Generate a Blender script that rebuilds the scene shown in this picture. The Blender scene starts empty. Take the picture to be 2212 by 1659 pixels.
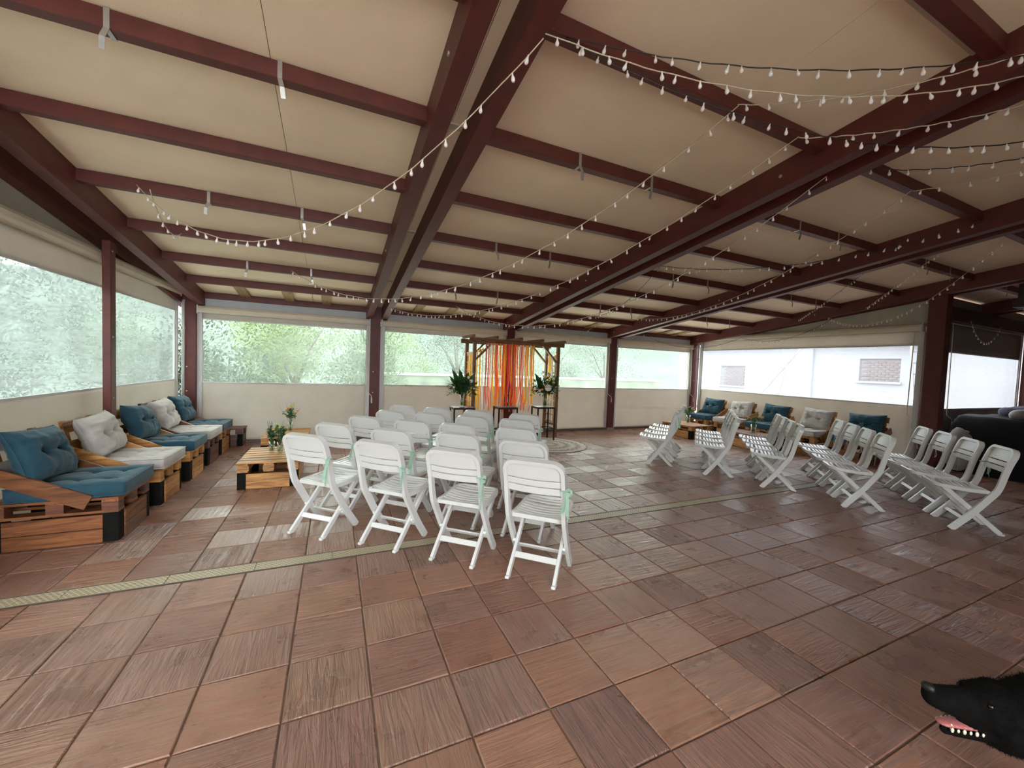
import bpy, math, random
from math import sin, cos, pi, sqrt, radians as RAD, exp
from mathutils import Vector, Matrix, noise as mnoise
random.seed(7)
SC = bpy.context.scene
COL = SC.collection

# ------------------------------------------------------------------ camera
FPX, YAW, PIT, ROL = 852.4, .4241, -.0438, .0387
fw = Vector((sin(YAW)*cos(PIT), cos(YAW)*cos(PIT), sin(PIT)))
rt = Vector((cos(YAW), -sin(YAW), 0)); up = rt.cross(fw)
rt2 = rt*cos(ROL)+up*sin(ROL); up2 = -rt*sin(ROL)+up*cos(ROL)
CAMP = Vector((0, 0, 1.5))
cd = bpy.data.cameras.new('camera'); cam = bpy.data.objects.new('camera', cd); COL.objects.link(cam)
cd.sensor_fit = 'HORIZONTAL'; cd.sensor_width = 36; cd.lens = FPX/2212*36; cd.clip_start = .02; cd.clip_end = 500
cam.matrix_world = Matrix(((rt2.x, up2.x, -fw.x, CAMP.x), (rt2.y, up2.y, -fw.y, CAMP.y), (rt2.z, up2.z, -fw.z, CAMP.z), (0, 0, 0, 1)))
SC.camera = cam

# ------------------------------------------------------------------ world (even overcast sky) and exposure
W = bpy.data.worlds.new('overcast_sky'); SC.world = W; W.use_nodes = True
bgn = W.node_tree.nodes['Background']
bgn.inputs[0].default_value = (.93, .97, 1.0, 1); bgn.inputs[1].default_value = 4.0
SC.view_settings.view_transform = 'Standard'; SC.view_settings.look = 'None'
SC.view_settings.gamma = 1; SC.view_settings.use_curve_mapping = False
SC.view_settings.exposure = 1.72
SC.cycles.use_denoising = True
SC.cycles.max_bounces = 12; SC.cycles.diffuse_bounces = 6; SC.cycles.transparent_max_bounces = 24
SC.cycles.sample_clamp_indirect = 8

# ------------------------------------------------------------------ helpers
def tag(o, label=None, cat=None, group=None, kind=None):
    if label: o['label'] = label
    if cat: o['category'] = cat
    if group: o['group'] = group
    if kind: o['kind'] = kind
    return o
def empty(name, loc=(0, 0, 0), rz=0, label=None, cat=None, group=None, kind=None):
    o = bpy.data.objects.new(name, None); COL.objects.link(o)
    o.location = loc; o.rotation_euler = (0, 0, rz); o.empty_display_size = .1
    return tag(o, label, cat, group, kind)
def dup(o, parent=None):
    c = o.copy(); COL.objects.link(c)
    if parent: c.parent = parent
    for ch in o.children: dup(ch, c)
    return c
class MB:
    def __init__(s): s.v = []; s.f = []; s.sm = False
    def add(s, vs, fs):
        n = len(s.v); s.v += [tuple(p) for p in vs]; s.f += [tuple(i+n for i in f) for f in fs]; return s
    def box(s, x0, x1, y0, y1, z0, z1, M=None):
        vs = [Vector((x, y, z)) for x in (x0, x1) for y in (y0, y1) for z in (z0, z1)]
        if M: vs = [M @ p for p in vs]
        return s.add(vs, [(0, 1, 3, 2), (4, 6, 7, 5), (0, 4, 5, 1), (2, 3, 7, 6), (0, 2, 6, 4), (1, 5, 7, 3)])
    def bar(s, a, b, w, h, upv=(0, 0, 1)):
        a = Vector(a); b = Vector(b); d = (b-a).normalized(); u = Vector(upv)
        if abs(d.dot(u)) > .98: u = Vector((0, 1, 0))
        sd = d.cross(u).normalized(); u = sd.cross(d)
        vs = [p+sd*w/2*i+u*h/2*j for p in (a, b) for i, j in ((-1, -1), (1, -1), (1, 1), (-1, 1))]
        return s.add(vs, [(0, 3, 2, 1), (4, 5, 6, 7), (0, 1, 5, 4), (1, 2, 6, 5), (2, 3, 7, 6), (3, 0, 4, 7)])
    def tube(s, pts, r, n=6, cap=True):
        pts = [Vector(p) for p in pts]; rs = r if isinstance(r, (list, tuple)) else [r]*len(pts)
        rings = []; prev = None
        for i, p in enumerate(pts):
            d = (pts[min(i+1, len(pts)-1)]-pts[max(i-1, 0)]).normalized()
            u = prev if prev is not None else (Vector((0, 0, 1)) if abs(d.z) < .9 else Vector((1, 0, 0)))
            a = d.cross(u)
            if a.length < 1e-6: a = d.orthogonal()
            a.normalize(); b = a.cross(d); prev = b
            rings.append([p+(a*cos(2*pi*k/n)+b*sin(2*pi*k/n))*rs[i] for k in range(n)])
        vs = [q for rg in rings for q in rg]
        fs = [(i*n+k, i*n+(k+1) % n, (i+1)*n+(k+1) % n, (i+1)*n+k) for i in range(len(pts)-1) for k in range(n)]
        if cap: fs += [tuple(range(n))[::-1], tuple(range(len(vs)-n, len(vs)))]
        return s.add(vs, fs)
    def lathe(s, prof, n=16, c=(0, 0, 0)):
        c = Vector(c); m = len(prof)
        vs = [c+Vector((r*cos(2*pi*k/n), r*sin(2*pi*k/n), z)) for r, z in prof for k in range(n)]
        fs = [(i*n+k, i*n+(k+1) % n, (i+1)*n+(k+1) % n, (i+1)*n+k) for i in range(m-1) for k in range(n)]
        return s.add(vs, fs)
    def strip(s, pts, w, side):
        pts = [Vector(p) for p in pts]; sd = Vector(side).normalized()
        ws = w if isinstance(w, (list, tuple)) else [w]*len(pts)
        vs = [];
        for p, ww in zip(pts, ws): vs += [p-sd*ww/2, p+sd*ww/2]
        return s.add(vs, [(2*i, 2*i+1, 2*i+3, 2*i+2) for i in range(len(pts)-1)])
    def ball(s, c, r, n=8, m=5, sz=(1, 1, 1)):
        c = Vector(c); vs = [c+Vector((0, 0, -r*sz[2]))]
        for i in range(1, m):
            a = -pi/2+pi*i/m
            vs += [c+Vector((r*sz[0]*cos(a)*cos(2*pi*k/n), r*sz[1]*cos(a)*sin(2*pi*k/n), r*sz[2]*sin(a))) for k in range(n)]
        vs.append(c+Vector((0, 0, r*sz[2]))); fs = []
        for k in range(n):
            fs.append((0, 1+(k+1) % n, 1+k)); L = 1+(m-2)*n
            fs.append((len(vs)-1, L+k, L+(k+1) % n))
            for i in range(m-2): fs.append((1+i*n+k, 1+i*n+(k+1) % n, 1+(i+1)*n+(k+1) % n, 1+(i+1)*n+k))
        return s.add(vs, fs)
    def leaf(s, p, d, L, w, nrm=(0, 0, 1), bend=.2):
        p = Vector(p); d = Vector(d).normalized(); n = Vector(nrm); sd = d.cross(n)
        if sd.length < 1e-4: sd = d.orthogonal()
        sd.normalize(); n = sd.cross(d)
        q = [p, p+d*L*.3+sd*w*.42-n*L*bend*.05, p+d*L*.3-sd*w*.42-n*L*bend*.05, p+d*L*.62+sd*w*.5-n*L*bend*.3, p+d*L*.62-sd*w*.5-n*L*bend*.3, p+d*L-n*L*bend, p+d*L*.45-n*L*bend*.2+n*w*-.12]
        return s.add(q, [(0, 1, 6), (0, 6, 2), (1, 3, 6), (2, 6, 4), (3, 5, 6), (4, 6, 5)])
    def mesh(s, name, mat, smooth=None):
        me = bpy.data.meshes.new(name); me.from_pydata(s.v, [], s.f)
        if mat: me.materials.append(mat)
        if s.sm if smooth is None else smooth: me.shade_smooth()
        me.update(); return me
    def build(s, name, mat, parent=None, smooth=None):
        o = bpy.data.objects.new(name, s.mesh(name, mat, smooth)); COL.objects.link(o)
        if parent: o.parent = parent
        return o
def bevel(o, w=.004, seg=2):
    m = o.modifiers.new('bevel', 'BEVEL'); m.width = w; m.segments = seg; m.limit_method = 'ANGLE'; m.angle_limit = RAD(40); return o
def inst(me, name, parent, M):
    o = bpy.data.objects.new(name, me); COL.objects.link(o); o.parent = parent; o.matrix_local = M; return o
def catmull(P, n=6):
    P = [Vector(p) for p in P]; out = []
    Q = [P[0]*2-P[1]]+P+[P[-1]*2-P[-2]]
    for i in range(1, len(Q)-2):
        a, b, c, d = Q[i-1:i+3]
        for k in range(n):
            t = k/n; out.append(.5*((2*b)+(c-a)*t+(2*a-5*b+4*c-d)*t*t+(3*b-a-3*c+d)*t**3))
    return out+[P[-1]]

# ------------------------------------------------------------------ materials
class NT:
    def __init__(s, name):
        s.m = bpy.data.materials.new(name); s.m.use_nodes = True; s.t = s.m.node_tree; s.t.nodes.clear()
        s.out = s.t.nodes.new('ShaderNodeOutputMaterial')
    def n(s, typ, **kw):
        nd = s.t.nodes.new('ShaderNode'+typ)
        for k, v in kw.items():
            if k.startswith('i_'): nd.inputs[k[2:].replace('_', ' ')].default_value = v
            else: setattr(nd, k, v)
        return nd
    def l(s, a, b): s.t.links.new(a, b)
    def math(s, op, a, b=None, c=None):
        nd = s.n('Math', operation=op)
        for i, v in enumerate((a, b, c)):
            if v is None: continue
            if isinstance(v, (int, float)): nd.inputs[i].default_value = v
            else: s.l(v, nd.inputs[i])
        return nd.outputs[0]
    def ramp(s, fac, stops, interp='LINEAR'):
        r = s.n('ValToRGB'); r.color_ramp.interpolation = interp; e = r.color_ramp.elements
        while len(e) < len(stops): e.new(.5)
        for el, (p, c) in zip(e, stops): el.position = p; el.color = (*c, 1)
        s.l(fac, r.inputs[0]); return r.outputs[0]
    def mix(s, fac, a, b, blend='MIX'):
        m = s.n('Mix', data_type='RGBA', blend_type=blend)
        for sock, v in ((m.inputs[0], fac), (m.inputs[6], a), (m.inputs[7], b)):
            if isinstance(v, (int, float)): sock.default_value = v
            elif isinstance(v, tuple): sock.default_value = (*v[:3], 1)
            else: s.l(v, sock)
        return m.outputs[2]
    def noise(s, vec, scale, detail=4, rough=.55, dist=0):
        nd = s.n('TexNoise'); nd.inputs['Scale'].default_value = scale; nd.inputs['Detail'].default_value = detail
        nd.inputs['Roughness'].default_value = rough; nd.inputs['Distortion'].default_value = dist
        if vec is not None: s.l(vec, nd.inputs['Vector'])
        return nd.outputs['Fac']
    def coord(s, which='Object', scale=None):
        c = s.n('TexCoord').outputs[which]
        if scale is None: return c
        m = s.n('Mapping'); m.inputs['Scale'].default_value = scale; s.l(c, m.inputs['Vector']); return m.outputs[0]
    def bump(s, h, strength=.3, dist=.01):
        b = s.n('Bump'); b.inputs['Strength'].default_value = strength; b.inputs['Distance'].default_value = dist; s.l(h, b.inputs['Height']); return b.outputs[0]
    def bsdf(s, col, rough=.5, normal=None, **kw):
        p = s.n('BsdfPrincipled')
        if isinstance(col, tuple): p.inputs['Base Color'].default_value = (*col[:3], 1)
        else: s.l(col, p.inputs['Base Color'])
        if isinstance(rough, (int, float)): p.inputs['Roughness'].default_value = rough
        else: s.l(rough, p.inputs['Roughness'])
        if normal: s.l(normal, p.inputs['Normal'])
        for k, v in kw.items(): p.inputs[k.replace('_', ' ')].default_value = v
        s.l(p.outputs[0], s.out.inputs[0]); return s.m
def mat_plain(name, col, rough=.5, var=.12, scale=6, bump=0, bscale=60, **kw):
    T = NT(name); c = T.coord(); nz = T.noise(c, scale)
    a = tuple(v*(1-var) for v in col); b = tuple(min(1, v*(1+var)) for v in col)
    cc = T.ramp(nz, [(.3, a), (.7, b)])
    nm = T.bump(T.noise(c, bscale, 3), bump, .004) if bump else None
    return T.bsdf(cc, rough, nm, **kw)
def mat_wood(name, axis, light, mid, dark, rough=.45, burn=.5):
    T = NT(name); sc = [9, 9, 9]; sc['xyz'.index(axis)] = .9
    info = T.n('ObjectInfo'); c = T.n('TexCoord').outputs['Object']
    off = T.n('VectorMath', operation='MULTIPLY_ADD'); cmb = T.n('CombineXYZ')
    for i in range(3): T.l(info.outputs['Random'], cmb.inputs[i])
    T.l(cmb.outputs[0], off.inputs[0]); off.inputs[1].default_value = (13, 7, 19); T.l(c, off.inputs[2])
    mp = T.n('Mapping'); mp.inputs['Scale'].default_value = sc; T.l(off.outputs[0], mp.inputs['Vector'])
    g = T.noise(mp.outputs[0], 3.2, 6, .6, 1.2)
    k = T.noise(mp.outputs[0], 1.1, 3, .5, .4)
    col = T.ramp(g, [(.3, dark), (.47, mid), (.68, light)])
    col = T.mix(T.math('MULTIPLY', T.ramp(k, [(.5, (0, 0, 0)), (.72, (1, 1, 1))]), burn), col, tuple(v*.28 for v in mid))
    tone = T.math('MULTIPLY_ADD', info.outputs['Random'], .45, .75)
    hs = T.n('HueSaturation'); T.l(tone, hs.inputs['Value']); T.l(col, hs.inputs['Color'])
    return T.bsdf(hs.outputs[0], rough, T.bump(g, .25, .004))

def mat_film(name, lo=.11, hi=.30, tint=(.74, .80, .72), haze=(.36, .43, .36)):
    T = NT(name); c = T.coord('Object')
    m1 = T.n('Mapping'); m1.inputs['Scale'].default_value = (1.2, 1.2, 14); T.l(c, m1.inputs['Vector'])
    sm = T.noise(m1.outputs[0], 1.5, 5, .65, .6)         # wiped smears
    cl = T.noise(c, 1.7, 4, .6, .5)                      # cloudy dirt
    dirt = T.math('ADD', T.math('MULTIPLY', sm, .5), T.math('MULTIPLY', cl, .5))
    fac = T.n('MapRange'); fac.inputs[1].default_value = .33; fac.inputs[2].default_value = .68
    fac.inputs[3].default_value = lo; fac.inputs[4].default_value = hi; T.l(dirt, fac.inputs[0])
    tr = T.n('BsdfTransparent'); tr.inputs[0].default_value = (*tint, 1)
    tl = T.n('BsdfTranslucent'); tl.inputs[0].default_value = (*haze, 1)
    gl = T.n('BsdfGlossy'); gl.inputs[0].default_value = (1, 1, 1, 1); gl.inputs['Roughness'].default_value = .12
    mx = T.n('MixShader'); T.l(fac.outputs[0], mx.inputs[0]); T.l(tr.outputs[0], mx.inputs[1]); T.l(tl.outputs[0], mx.inputs[2])
    fr = T.n('Fresnel'); fr.inputs[0].default_value = 1.35
    m2 = T.n('MixShader'); T.l(T.math('MULTIPLY', fr.outputs[0], .6), m2.inputs[0]); T.l(mx.outputs[0], m2.inputs[1]); T.l(gl.outputs[0], m2.inputs[2])
    T.l(m2.outputs[0], T.out.inputs[0]); return T.m

# floor tile grid (metres)
TX0, TSX, TY0, TSY = .1806, .3566, 3.182, .3484
DRAIN0, DRAIN1 = 3.19, 3.32
def mat_tile():
    T = NT('terracotta_tile'); g = T.n('NewGeometry').outputs['Position']
    sp = T.n('SeparateXYZ'); T.l(g, sp.inputs[0])
    ix = T.math('FLOOR', T.math('DIVIDE', T.math('SUBTRACT', sp.outputs[0], TX0), TSX))
    far = T.math('GREATER_THAN', sp.outputs[1], (DRAIN0+DRAIN1)/2)
    yy = T.math('SUBTRACT', T.math('SUBTRACT', sp.outputs[1], TY0), T.math('MULTIPLY', far, DRAIN1-TY0+.004))
    iy = T.math('ADD', T.math('FLOOR', T.math('DIVIDE', yy, TSY)), T.math('MULTIPLY', far, 50))
    cb = T.n('CombineXYZ'); T.l(ix, cb.inputs[0]); T.l(iy, cb.inputs[1])
    wn = T.n('TexWhiteNoise', noise_dimensions='2D'); T.l(cb.outputs[0], wn.inputs['Vector'])
    r1 = wn.outputs['Value']; sc = T.n('SeparateColor'); T.l(wn.outputs['Color'], sc.inputs[0])
    rA, rB, rC = sc.outputs
    # tile-shifted coordinates so that no pattern runs across a joint
    sh = T.n('VectorMath', operation='MULTIPLY_ADD'); T.l(wn.outputs['Color'], sh.inputs[0]); sh.inputs[1].default_value = (17, 23, 5); T.l(g, sh.inputs[2])
    def mp(s):
        m = T.n('Mapping'); m.inputs['Scale'].default_value = s; T.l(sh.outputs[0], m.inputs['Vector']); return m.outputs[0]
    along = T.math('GREATER_THAN', rA, .55)
    sx = T.noise(mp((2.2, 26, 1)), 1, 5, .6, 1.6); sy = T.noise(mp((26, 2.2, 1)), 1, 5, .6, 1.6)
    st = T.n('Mix'); T.l(along, st.inputs[0]); T.l(sx, st.inputs[2]); T.l(sy, st.inputs[3]); streak = st.outputs[0]
    cloud = T.noise(sh.outputs[0], 4, 5, .55, 0); fine = T.noise(sh.outputs[0], 55, 4, .6)
    base = T.ramp(r1, [(0, (.255, .115, .076)), (.2, (.295, .143, .094)), (.4, (.33, .170, .113)), (.55, (.228, .114, .088)), (.7, (.30, .165, .113)), (.85, (.255, .130, .098)), (1, (.335, .185, .132))])
    tint = T.ramp(cloud, [(.25, (.74, .70, .69)), (.5, (1, 1, 1)), (.75, (1.2, 1.22, 1.22))])
    col = T.mix(.8, base, tint, 'MULTIPLY')
    stc = T.ramp(streak, [(.3, (.7, .66, .66)), (.55, (1, 1, 1)), (.75, (1.2, 1.2, 1.2))])
    col = T.mix(T.math('MULTIPLY_ADD', rB, .6, .15), col, stc, 'MULTIPLY')
    amp = T.math('MULTIPLY_ADD', T.math('POWER', rC, 2.0), .9, .10)
    h = T.math('ADD', T.math('MULTIPLY', streak, T.math('MULTIPLY_ADD', amp, 2.4, .2)), T.math('ADD', T.math('MULTIPLY', cloud, .16), T.math('MULTIPLY', fine, .06)))
    b = T.n('Bump'); b.inputs['Strength'].default_value = .75; b.inputs['Distance'].default_value = .020; T.l(h, b.inputs['Height'])
    rough = T.n('MapRange'); T.l(cloud, rough.inputs[0]); rough.inputs[1].default_value = .3; rough.inputs[2].default_value = .7; rough.inputs[3].default_value = .24; rough.inputs[4].default_value = .38
    return T.bsdf(col, rough.outputs[0], b.outputs[0], Specular_IOR_Level=.55)
def mat_grate():
    T = NT('drain_grate'); c = T.coord('Object')
    br = T.n('TexBrick'); T.l(c, br.inputs['Vector']); br.offset = .5
    br.inputs['Scale'].default_value = 1; br.inputs['Brick Width'].default_value = .030; br.inputs['Row Height'].default_value = .0165
    br.inputs['Mortar Size'].default_value = .0056; br.inputs['Mortar Smooth'].default_value = .1
    br.inputs['Color1'].default_value = (.03, .024, .02, 1); br.inputs['Color2'].default_value = (.045, .035, .03, 1); br.inputs['Mortar'].default_value = (.50, .42, .28, 1)
    return T.bsdf(br.outputs['Color'], .5, T.bump(br.outputs['Fac'], .6, .003))
def mat_rug():
    T = NT('round_rug'); c = T.coord('Object'); ln = T.n('VectorMath', operation='LENGTH'); T.l(c, ln.inputs[0])
    sp = T.n('SeparateXYZ'); T.l(c, sp.inputs[0]); an = T.math('ARCTAN2', sp.outputs[1], sp.outputs[0])
    ring = T.math('SINE', T.math('MULTIPLY', ln.outputs['Value'], 62)); pet = T.math('SINE', T.math('MULTIPLY', an, 24))
    v = T.math('ADD', T.math('MULTIPLY', T.math('MULTIPLY', ring, pet), .5), T.math('MULTIPLY', T.math('SINE', T.math('MULTIPLY', ln.outputs['Value'], 30)), .5))
    col = T.ramp(T.math('MULTIPLY_ADD', v, .5, .5), [(.25, (.30, .25, .22)), (.5, (.52, .47, .42)), (.8, (.62, .58, .53))])
    return T.bsdf(col, .9, T.bump(T.noise(c, 220, 2), .5, .004))
def mat_cloth(name, col, scale=160):
    T = NT(name); c = T.coord(); w = T.noise(c, scale, 2, .5); n = T.noise(c, 7, 4, .6)
    cc = T.ramp(n, [(.25, tuple(v*.72 for v in col)), (.75, tuple(min(1, v*1.18) for v in col))])
    fo = T.noise(c, 16, 3, .55, .8)
    return T.bsdf(cc, .85, T.bump(T.math('ADD', T.math('MULTIPLY', w, .12), fo), .35, .008), Sheen_Weight=.12)
def mat_canvas(name, col, folds=.25, tr=.37):
    T = NT(name); c = T.coord('Object')
    mp = T.n('Mapping'); mp.inputs['Scale'].default_value = (1, 1, .35); T.l(c, mp.inputs['Vector'])
    f = T.noise(mp.outputs[0], 1.6, 3, .5, .6); st = T.noise(c, 2.2, 5, .65, .3)
    cc = T.ramp(st, [(.3, tuple(v*.86 for v in col)), (.55, col), (.8, tuple(min(1, v*1.06) for v in col))])
    p = T.n('BsdfPrincipled'); T.l(cc, p.inputs['Base Color']); p.inputs['Roughness'].default_value = .55
    T.l(T.bump(f, folds, .06), p.inputs['Normal'])
    tl = T.n('BsdfTranslucent'); tl.inputs[0].default_value = (*[v*.8 for v in col], 1)
    mx = T.n('MixShader'); mx.inputs[0].default_value = tr; T.l(p.outputs[0], mx.inputs[1]); T.l(tl.outputs[0], mx.inputs[2])
    T.l(mx.outputs[0], T.out.inputs[0]); return T.m
def mat_leaf(name, a, b, rough=.45, trans=.25):
    T = NT(name); c = T.coord('Object'); n = T.noise(c, 14, 2)
    col = T.ramp(n, [(.35, a), (.65, b)])
    p = T.n('BsdfPrincipled'); T.l(col, p.inputs['Base Color']); p.inputs['Roughness'].default_value = rough
    tl = T.n('BsdfTranslucent'); T.l(col, tl.inputs[0])
    mx = T.n('MixShader'); mx.inputs[0].default_value = trans; T.l(p.outputs[0], mx.inputs[1]); T.l(tl.outputs[0], mx.inputs[2]); T.l(mx.outputs[0], T.out.inputs[0]); return T.m
def mat_glass(name, tint=(.95, .98, .96)):
    T = NT(name); tr = T.n('BsdfTransparent'); tr.inputs[0].default_value = (*tint, 1)
    gl = T.n('BsdfGlossy'); gl.inputs['Roughness'].default_value = .05
    lw = T.n('LayerWeight'); lw.inputs[0].default_value = .35
    mx = T.n('MixShader'); T.l(T.math('MULTIPLY_ADD', lw.outputs['Facing'], .55, .06), mx.inputs[0]); T.l(tr.outputs[0], mx.inputs[1]); T.l(gl.outputs[0], mx.inputs[2])
    T.l(mx.outputs[0], T.out.inputs[0]); return T.m

M = {}
M['red'] = mat_plain('oxblood_paint', (.100, .0175, .0135), .52, .18, 9, .15, 40)
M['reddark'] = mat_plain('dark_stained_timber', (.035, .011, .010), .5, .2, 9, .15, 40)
M['ceil'] = mat_plain('cream_roof_panel', (.87, .72, .53), .75, .05, 2.0, .2, 90)
M['strip'] = mat_plain('roof_joint_strip', (.55, .47, .36), .7, .06)
M['canvas'] = mat_canvas('beige_canvas', (.63, .585, .515))
M['canvas2'] = mat_canvas('taupe_canvas', (.44, .39, .31), tr=.12)
M['canvasg'] = mat_canvas('grey_canvas', (.22, .19, .175), tr=.06)
M['cass'] = mat_plain('cream_cassette', (.66, .59, .47), .4, .05)
M['rail'] = mat_plain('pale_grey_rail', (.58, .57, .57), .4, .05)
M['lintel'] = mat_plain('grey_lintel', (.42, .44, .47), .6, .05)
M['film'] = mat_film('clear_pvc_film'); M['film_l'] = mat_film('cloudy_pvc_film', .26, .50, (.46, .52, .47), (.30, .34, .315)); M['film_r'] = mat_film('milky_pvc_film', .22, .46, (.46, .48, .50), (.23, .245, .26))
M['tile'] = mat_tile()
M['grout'] = mat_plain('grout', (.16, .10, .07), .8, .25, 12)
M['grate'] = mat_grate()
M['gframe'] = mat_plain('grate_edge', (.10, .075, .055), .5)
M['plastic'] = mat_plain('white_resin', (.70, .70, .69), .26, .03, 5)
M['ribbon'] = mat_leaf('mint_ribbon', (.40, .60, .48), (.50, .70, .58), .5, .35)
PINE = ((.62, .33, .11), (.42, .185, .05), (.12, .045, .015))
M['px'] = mat_wood('burnt_pine_x', 'x', *PINE); M['py'] = mat_wood('burnt_pine_y', 'y', *PINE); M['pz'] = mat_wood('burnt_pine_z', 'z', *PINE)
DRK = ((.20, .075, .04), (.12, .042, .024), (.04, .016, .01))
M['dx'] = mat_wood('dark_stain_x', 'x', *DRK); M['dy'] = mat_wood('dark_stain_y', 'y', *DRK)
MED = ((.30, .115, .036), (.19, .066, .022), (.05, .018, .008))
M['mx'] = mat_wood('brown_stain_x', 'x', *MED); M['my'] = mat_wood('brown_stain_y', 'y', *MED)
ARC = ((.30, .145, .06), (.22, .10, .042), (.10, .045, .02))
M['ax'] = mat_wood('arch_wood_x', 'x', *ARC, burn=.15); M['ay'] = mat_wood('arch_wood_y', 'y', *ARC, burn=.15); M['az'] = mat_wood('arch_wood_z', 'z', *ARC, burn=.15)
M['lat'] = mat_wood('pale_lattice', 'z', (.72, .50, .28), (.6, .38, .19), (.4, .22, .1), burn=.05)
M['block'] = mat_wood('raw_board', 'y', (.40, .27, .10), (.30, .19, .07), (.16, .1, .04), burn=.2)
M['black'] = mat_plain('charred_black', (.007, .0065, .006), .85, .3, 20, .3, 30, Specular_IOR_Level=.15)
M['teal'] = mat_cloth('teal_cotton', (.010, .060, .094)); M['grey'] = mat_cloth('grey_cotton', (.50, .465, .44))
M['mauve'] = mat_cloth('grey_brown_cotton', (.16, .13, .12))
M['steel'] = mat_plain('galvanised_steel', (.42, .41, .39), .35, .1, 20, Metallic=.6)
M['bm'] = mat_plain('black_metal', (.012, .010, .010), .4, .2)
M['stop'] = mat_wood('dark_stool_top', 'x', (.10, .05, .045), (.07, .035, .03), (.03, .015, .012), burn=.2)
M['glass'] = mat_glass('vase_glass'); M['water'] = mat_glass('vase_water', (.86, .93, .80))
M['stem'] = mat_leaf('green_stem', (.05, .12, .03), (.09, .2, .05))
M['lfd'] = mat_leaf('dark_glossy_leaf', (.012, .05, .012), (.03, .10, .022), .3); M['lfm'] = mat_leaf('mid_leaf', (.04, .13, .02), (.09, .24, .04))
M['lfg'] = mat_leaf('blue_green_leaf', (.03, .075, .045), (.07, .14, .075))
M['yel'] = mat_plain('yellow_petal', (.82, .62, .16), .6); M['org'] = mat_plain('orange_petal', (.85, .34, .05), .6); M['wht'] = mat_plain('white_petal', (.85, .84, .76), .6); M['lime'] = mat_plain('lime_petal', (.62, .66, .2), .6)
M['rug'] = mat_rug()
M['cableb'] = mat_plain('black_cable', (.02, .016, .014), .5); M['cablew'] = mat_plain('string_cable', (.55, .46, .34), .6)
M['bulb'] = mat_plain('frosted_bulb', (.86, .80, .78), .25, .02); M['socket'] = M['cablew']
M['cover'] = mat_plain('black_cover', (.004, .0045, .006), .7, .3, 5, .4, 12, Specular_IOR_Level=.2); M['sack'] = mat_cloth('pale_sack', (.32, .29, .27)); M['purple'] = mat_cloth('violet_fabric', (.05, .045, .09))
for nm, c in dict(r_or=(.90, .16, .025), r_ye=(.95, .52, .03), r_pk=(.80, .12, .10), r_re=(.72, .055, .03), r_wh=(.85, .78, .72), r_co=(.92, .27, .11), r_go=(.90, .40, .02)).items(): M[nm] = mat_leaf(nm.replace('r_', 'ribbon_'), tuple(v*.9 for v in c), c, .4, .4)

# ================================================================== STRUCTURE
XC = [-2.17, .735, 3.60, 6.46, 9.33, 12.2, 15.1]      # rafter pairs / posts
PUR = [1.02+.89*k for k in range(-5, 9)]
YB = 8.15; YN = -3.6; XR = 15.3
def cz(y): return 2.53+.13*(8.2-y)

# ---- floor: tiles as parts, 300 largest singly, the rest joined
floor_e = empty('floor', (0, 0, 0), kind='structure'); tag(floor_e, 'terracotta tiled floor with dark joints', 'floor')
MB().box(-2.6, XR+.4, YN-.2, 8.6, -.05, -.0075).build('grout_bed', M['grout'], floor_e)
def tile_mesh(lx, ly):
    b = MB(); g = .0035; bv = .004; rnd = random.Random(3)
    def ring(i, z, jit):
        pts = []
        n = 4
        cs = [(g+i, g+i), (lx-g-i, g+i), (lx-g-i, ly-g-i), (g+i, ly-g-i)]
        for k in range(4):
            a, c = cs[k], cs[(k+1) % 4]
            for q in range(n):
                t = q/n; j = 0 if q == 0 else rnd.uniform(-jit, jit)
                dx, dy = c[0]-a[0], c[1]-a[1]; L = math.hypot(dx, dy)
                pts.append((a[0]+dx*t-dy/L*j, a[1]+dy*t+dx/L*j, z))
        return pts
    r0 = ring(0, -.03, 0); r1 = ring(0, -.004, .001); r2 = ring(bv, 0, .0012); n = len(r0)
    fs = [(k, (k+1) % n, n+(k+1) % n, n+k) for k in range(n)]+[(n+k, n+(k+1) % n, 2*n+(k+1) % n, 2*n+k) for k in range(n)]+[tuple(range(2*n, 3*n))]
    b.add(r0+r1+r2, fs); return b
TB = tile_mesh(TSX, TSY); tme = TB.mesh('tile', M['tile'])
cells = []
def vis(x, y):
    d = Vector((x, y, 0))-CAMP; z = d.dot(fw)
    if z < .2: return None
    px = 1106+FPX*d.dot(rt2)/z; py = 829.5-FPX*d.dot(up2)/z
    if -120 < px < 2332 and -100 < py < 1780: return d.length
    return None
for c in range(-8, 43):
    for r in range(-16, 15):
        x = TX0+c*TSX
        y = TY0-(r+1)*TSY if r >= 0 else DRAIN1+.004+(-r-1)*TSY
        if x+TSX > XR+.3 or y > 8.15 or y < YN: continue
        cells.append((vis(x+TSX/2, y+TSY/2), x, y))
front = sorted([c for c in cells if c[0]], key=lambda c: c[0])
single = set((c[1], c[2]) for c in front[:295])
rest = MB(); rr = random.Random(5)
for d, x, y in cells:
    Mt = Matrix.Translation((x, y, rr.uniform(-.0012, .0008))) @ Matrix.Rotation(rr.uniform(-.003, .003), 4, 'X') @ Matrix.Rotation(rr.uniform(-.003, .003), 4, 'Y')
    if (x, y) in single: inst(tme, 'tile', floor_e, Mt)
    else: rest.add([Mt @ Vector(p) for p in TB.v], TB.f)
tag(rest.build('tile_field', M['tile'], floor_e), kind='stuff')
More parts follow.
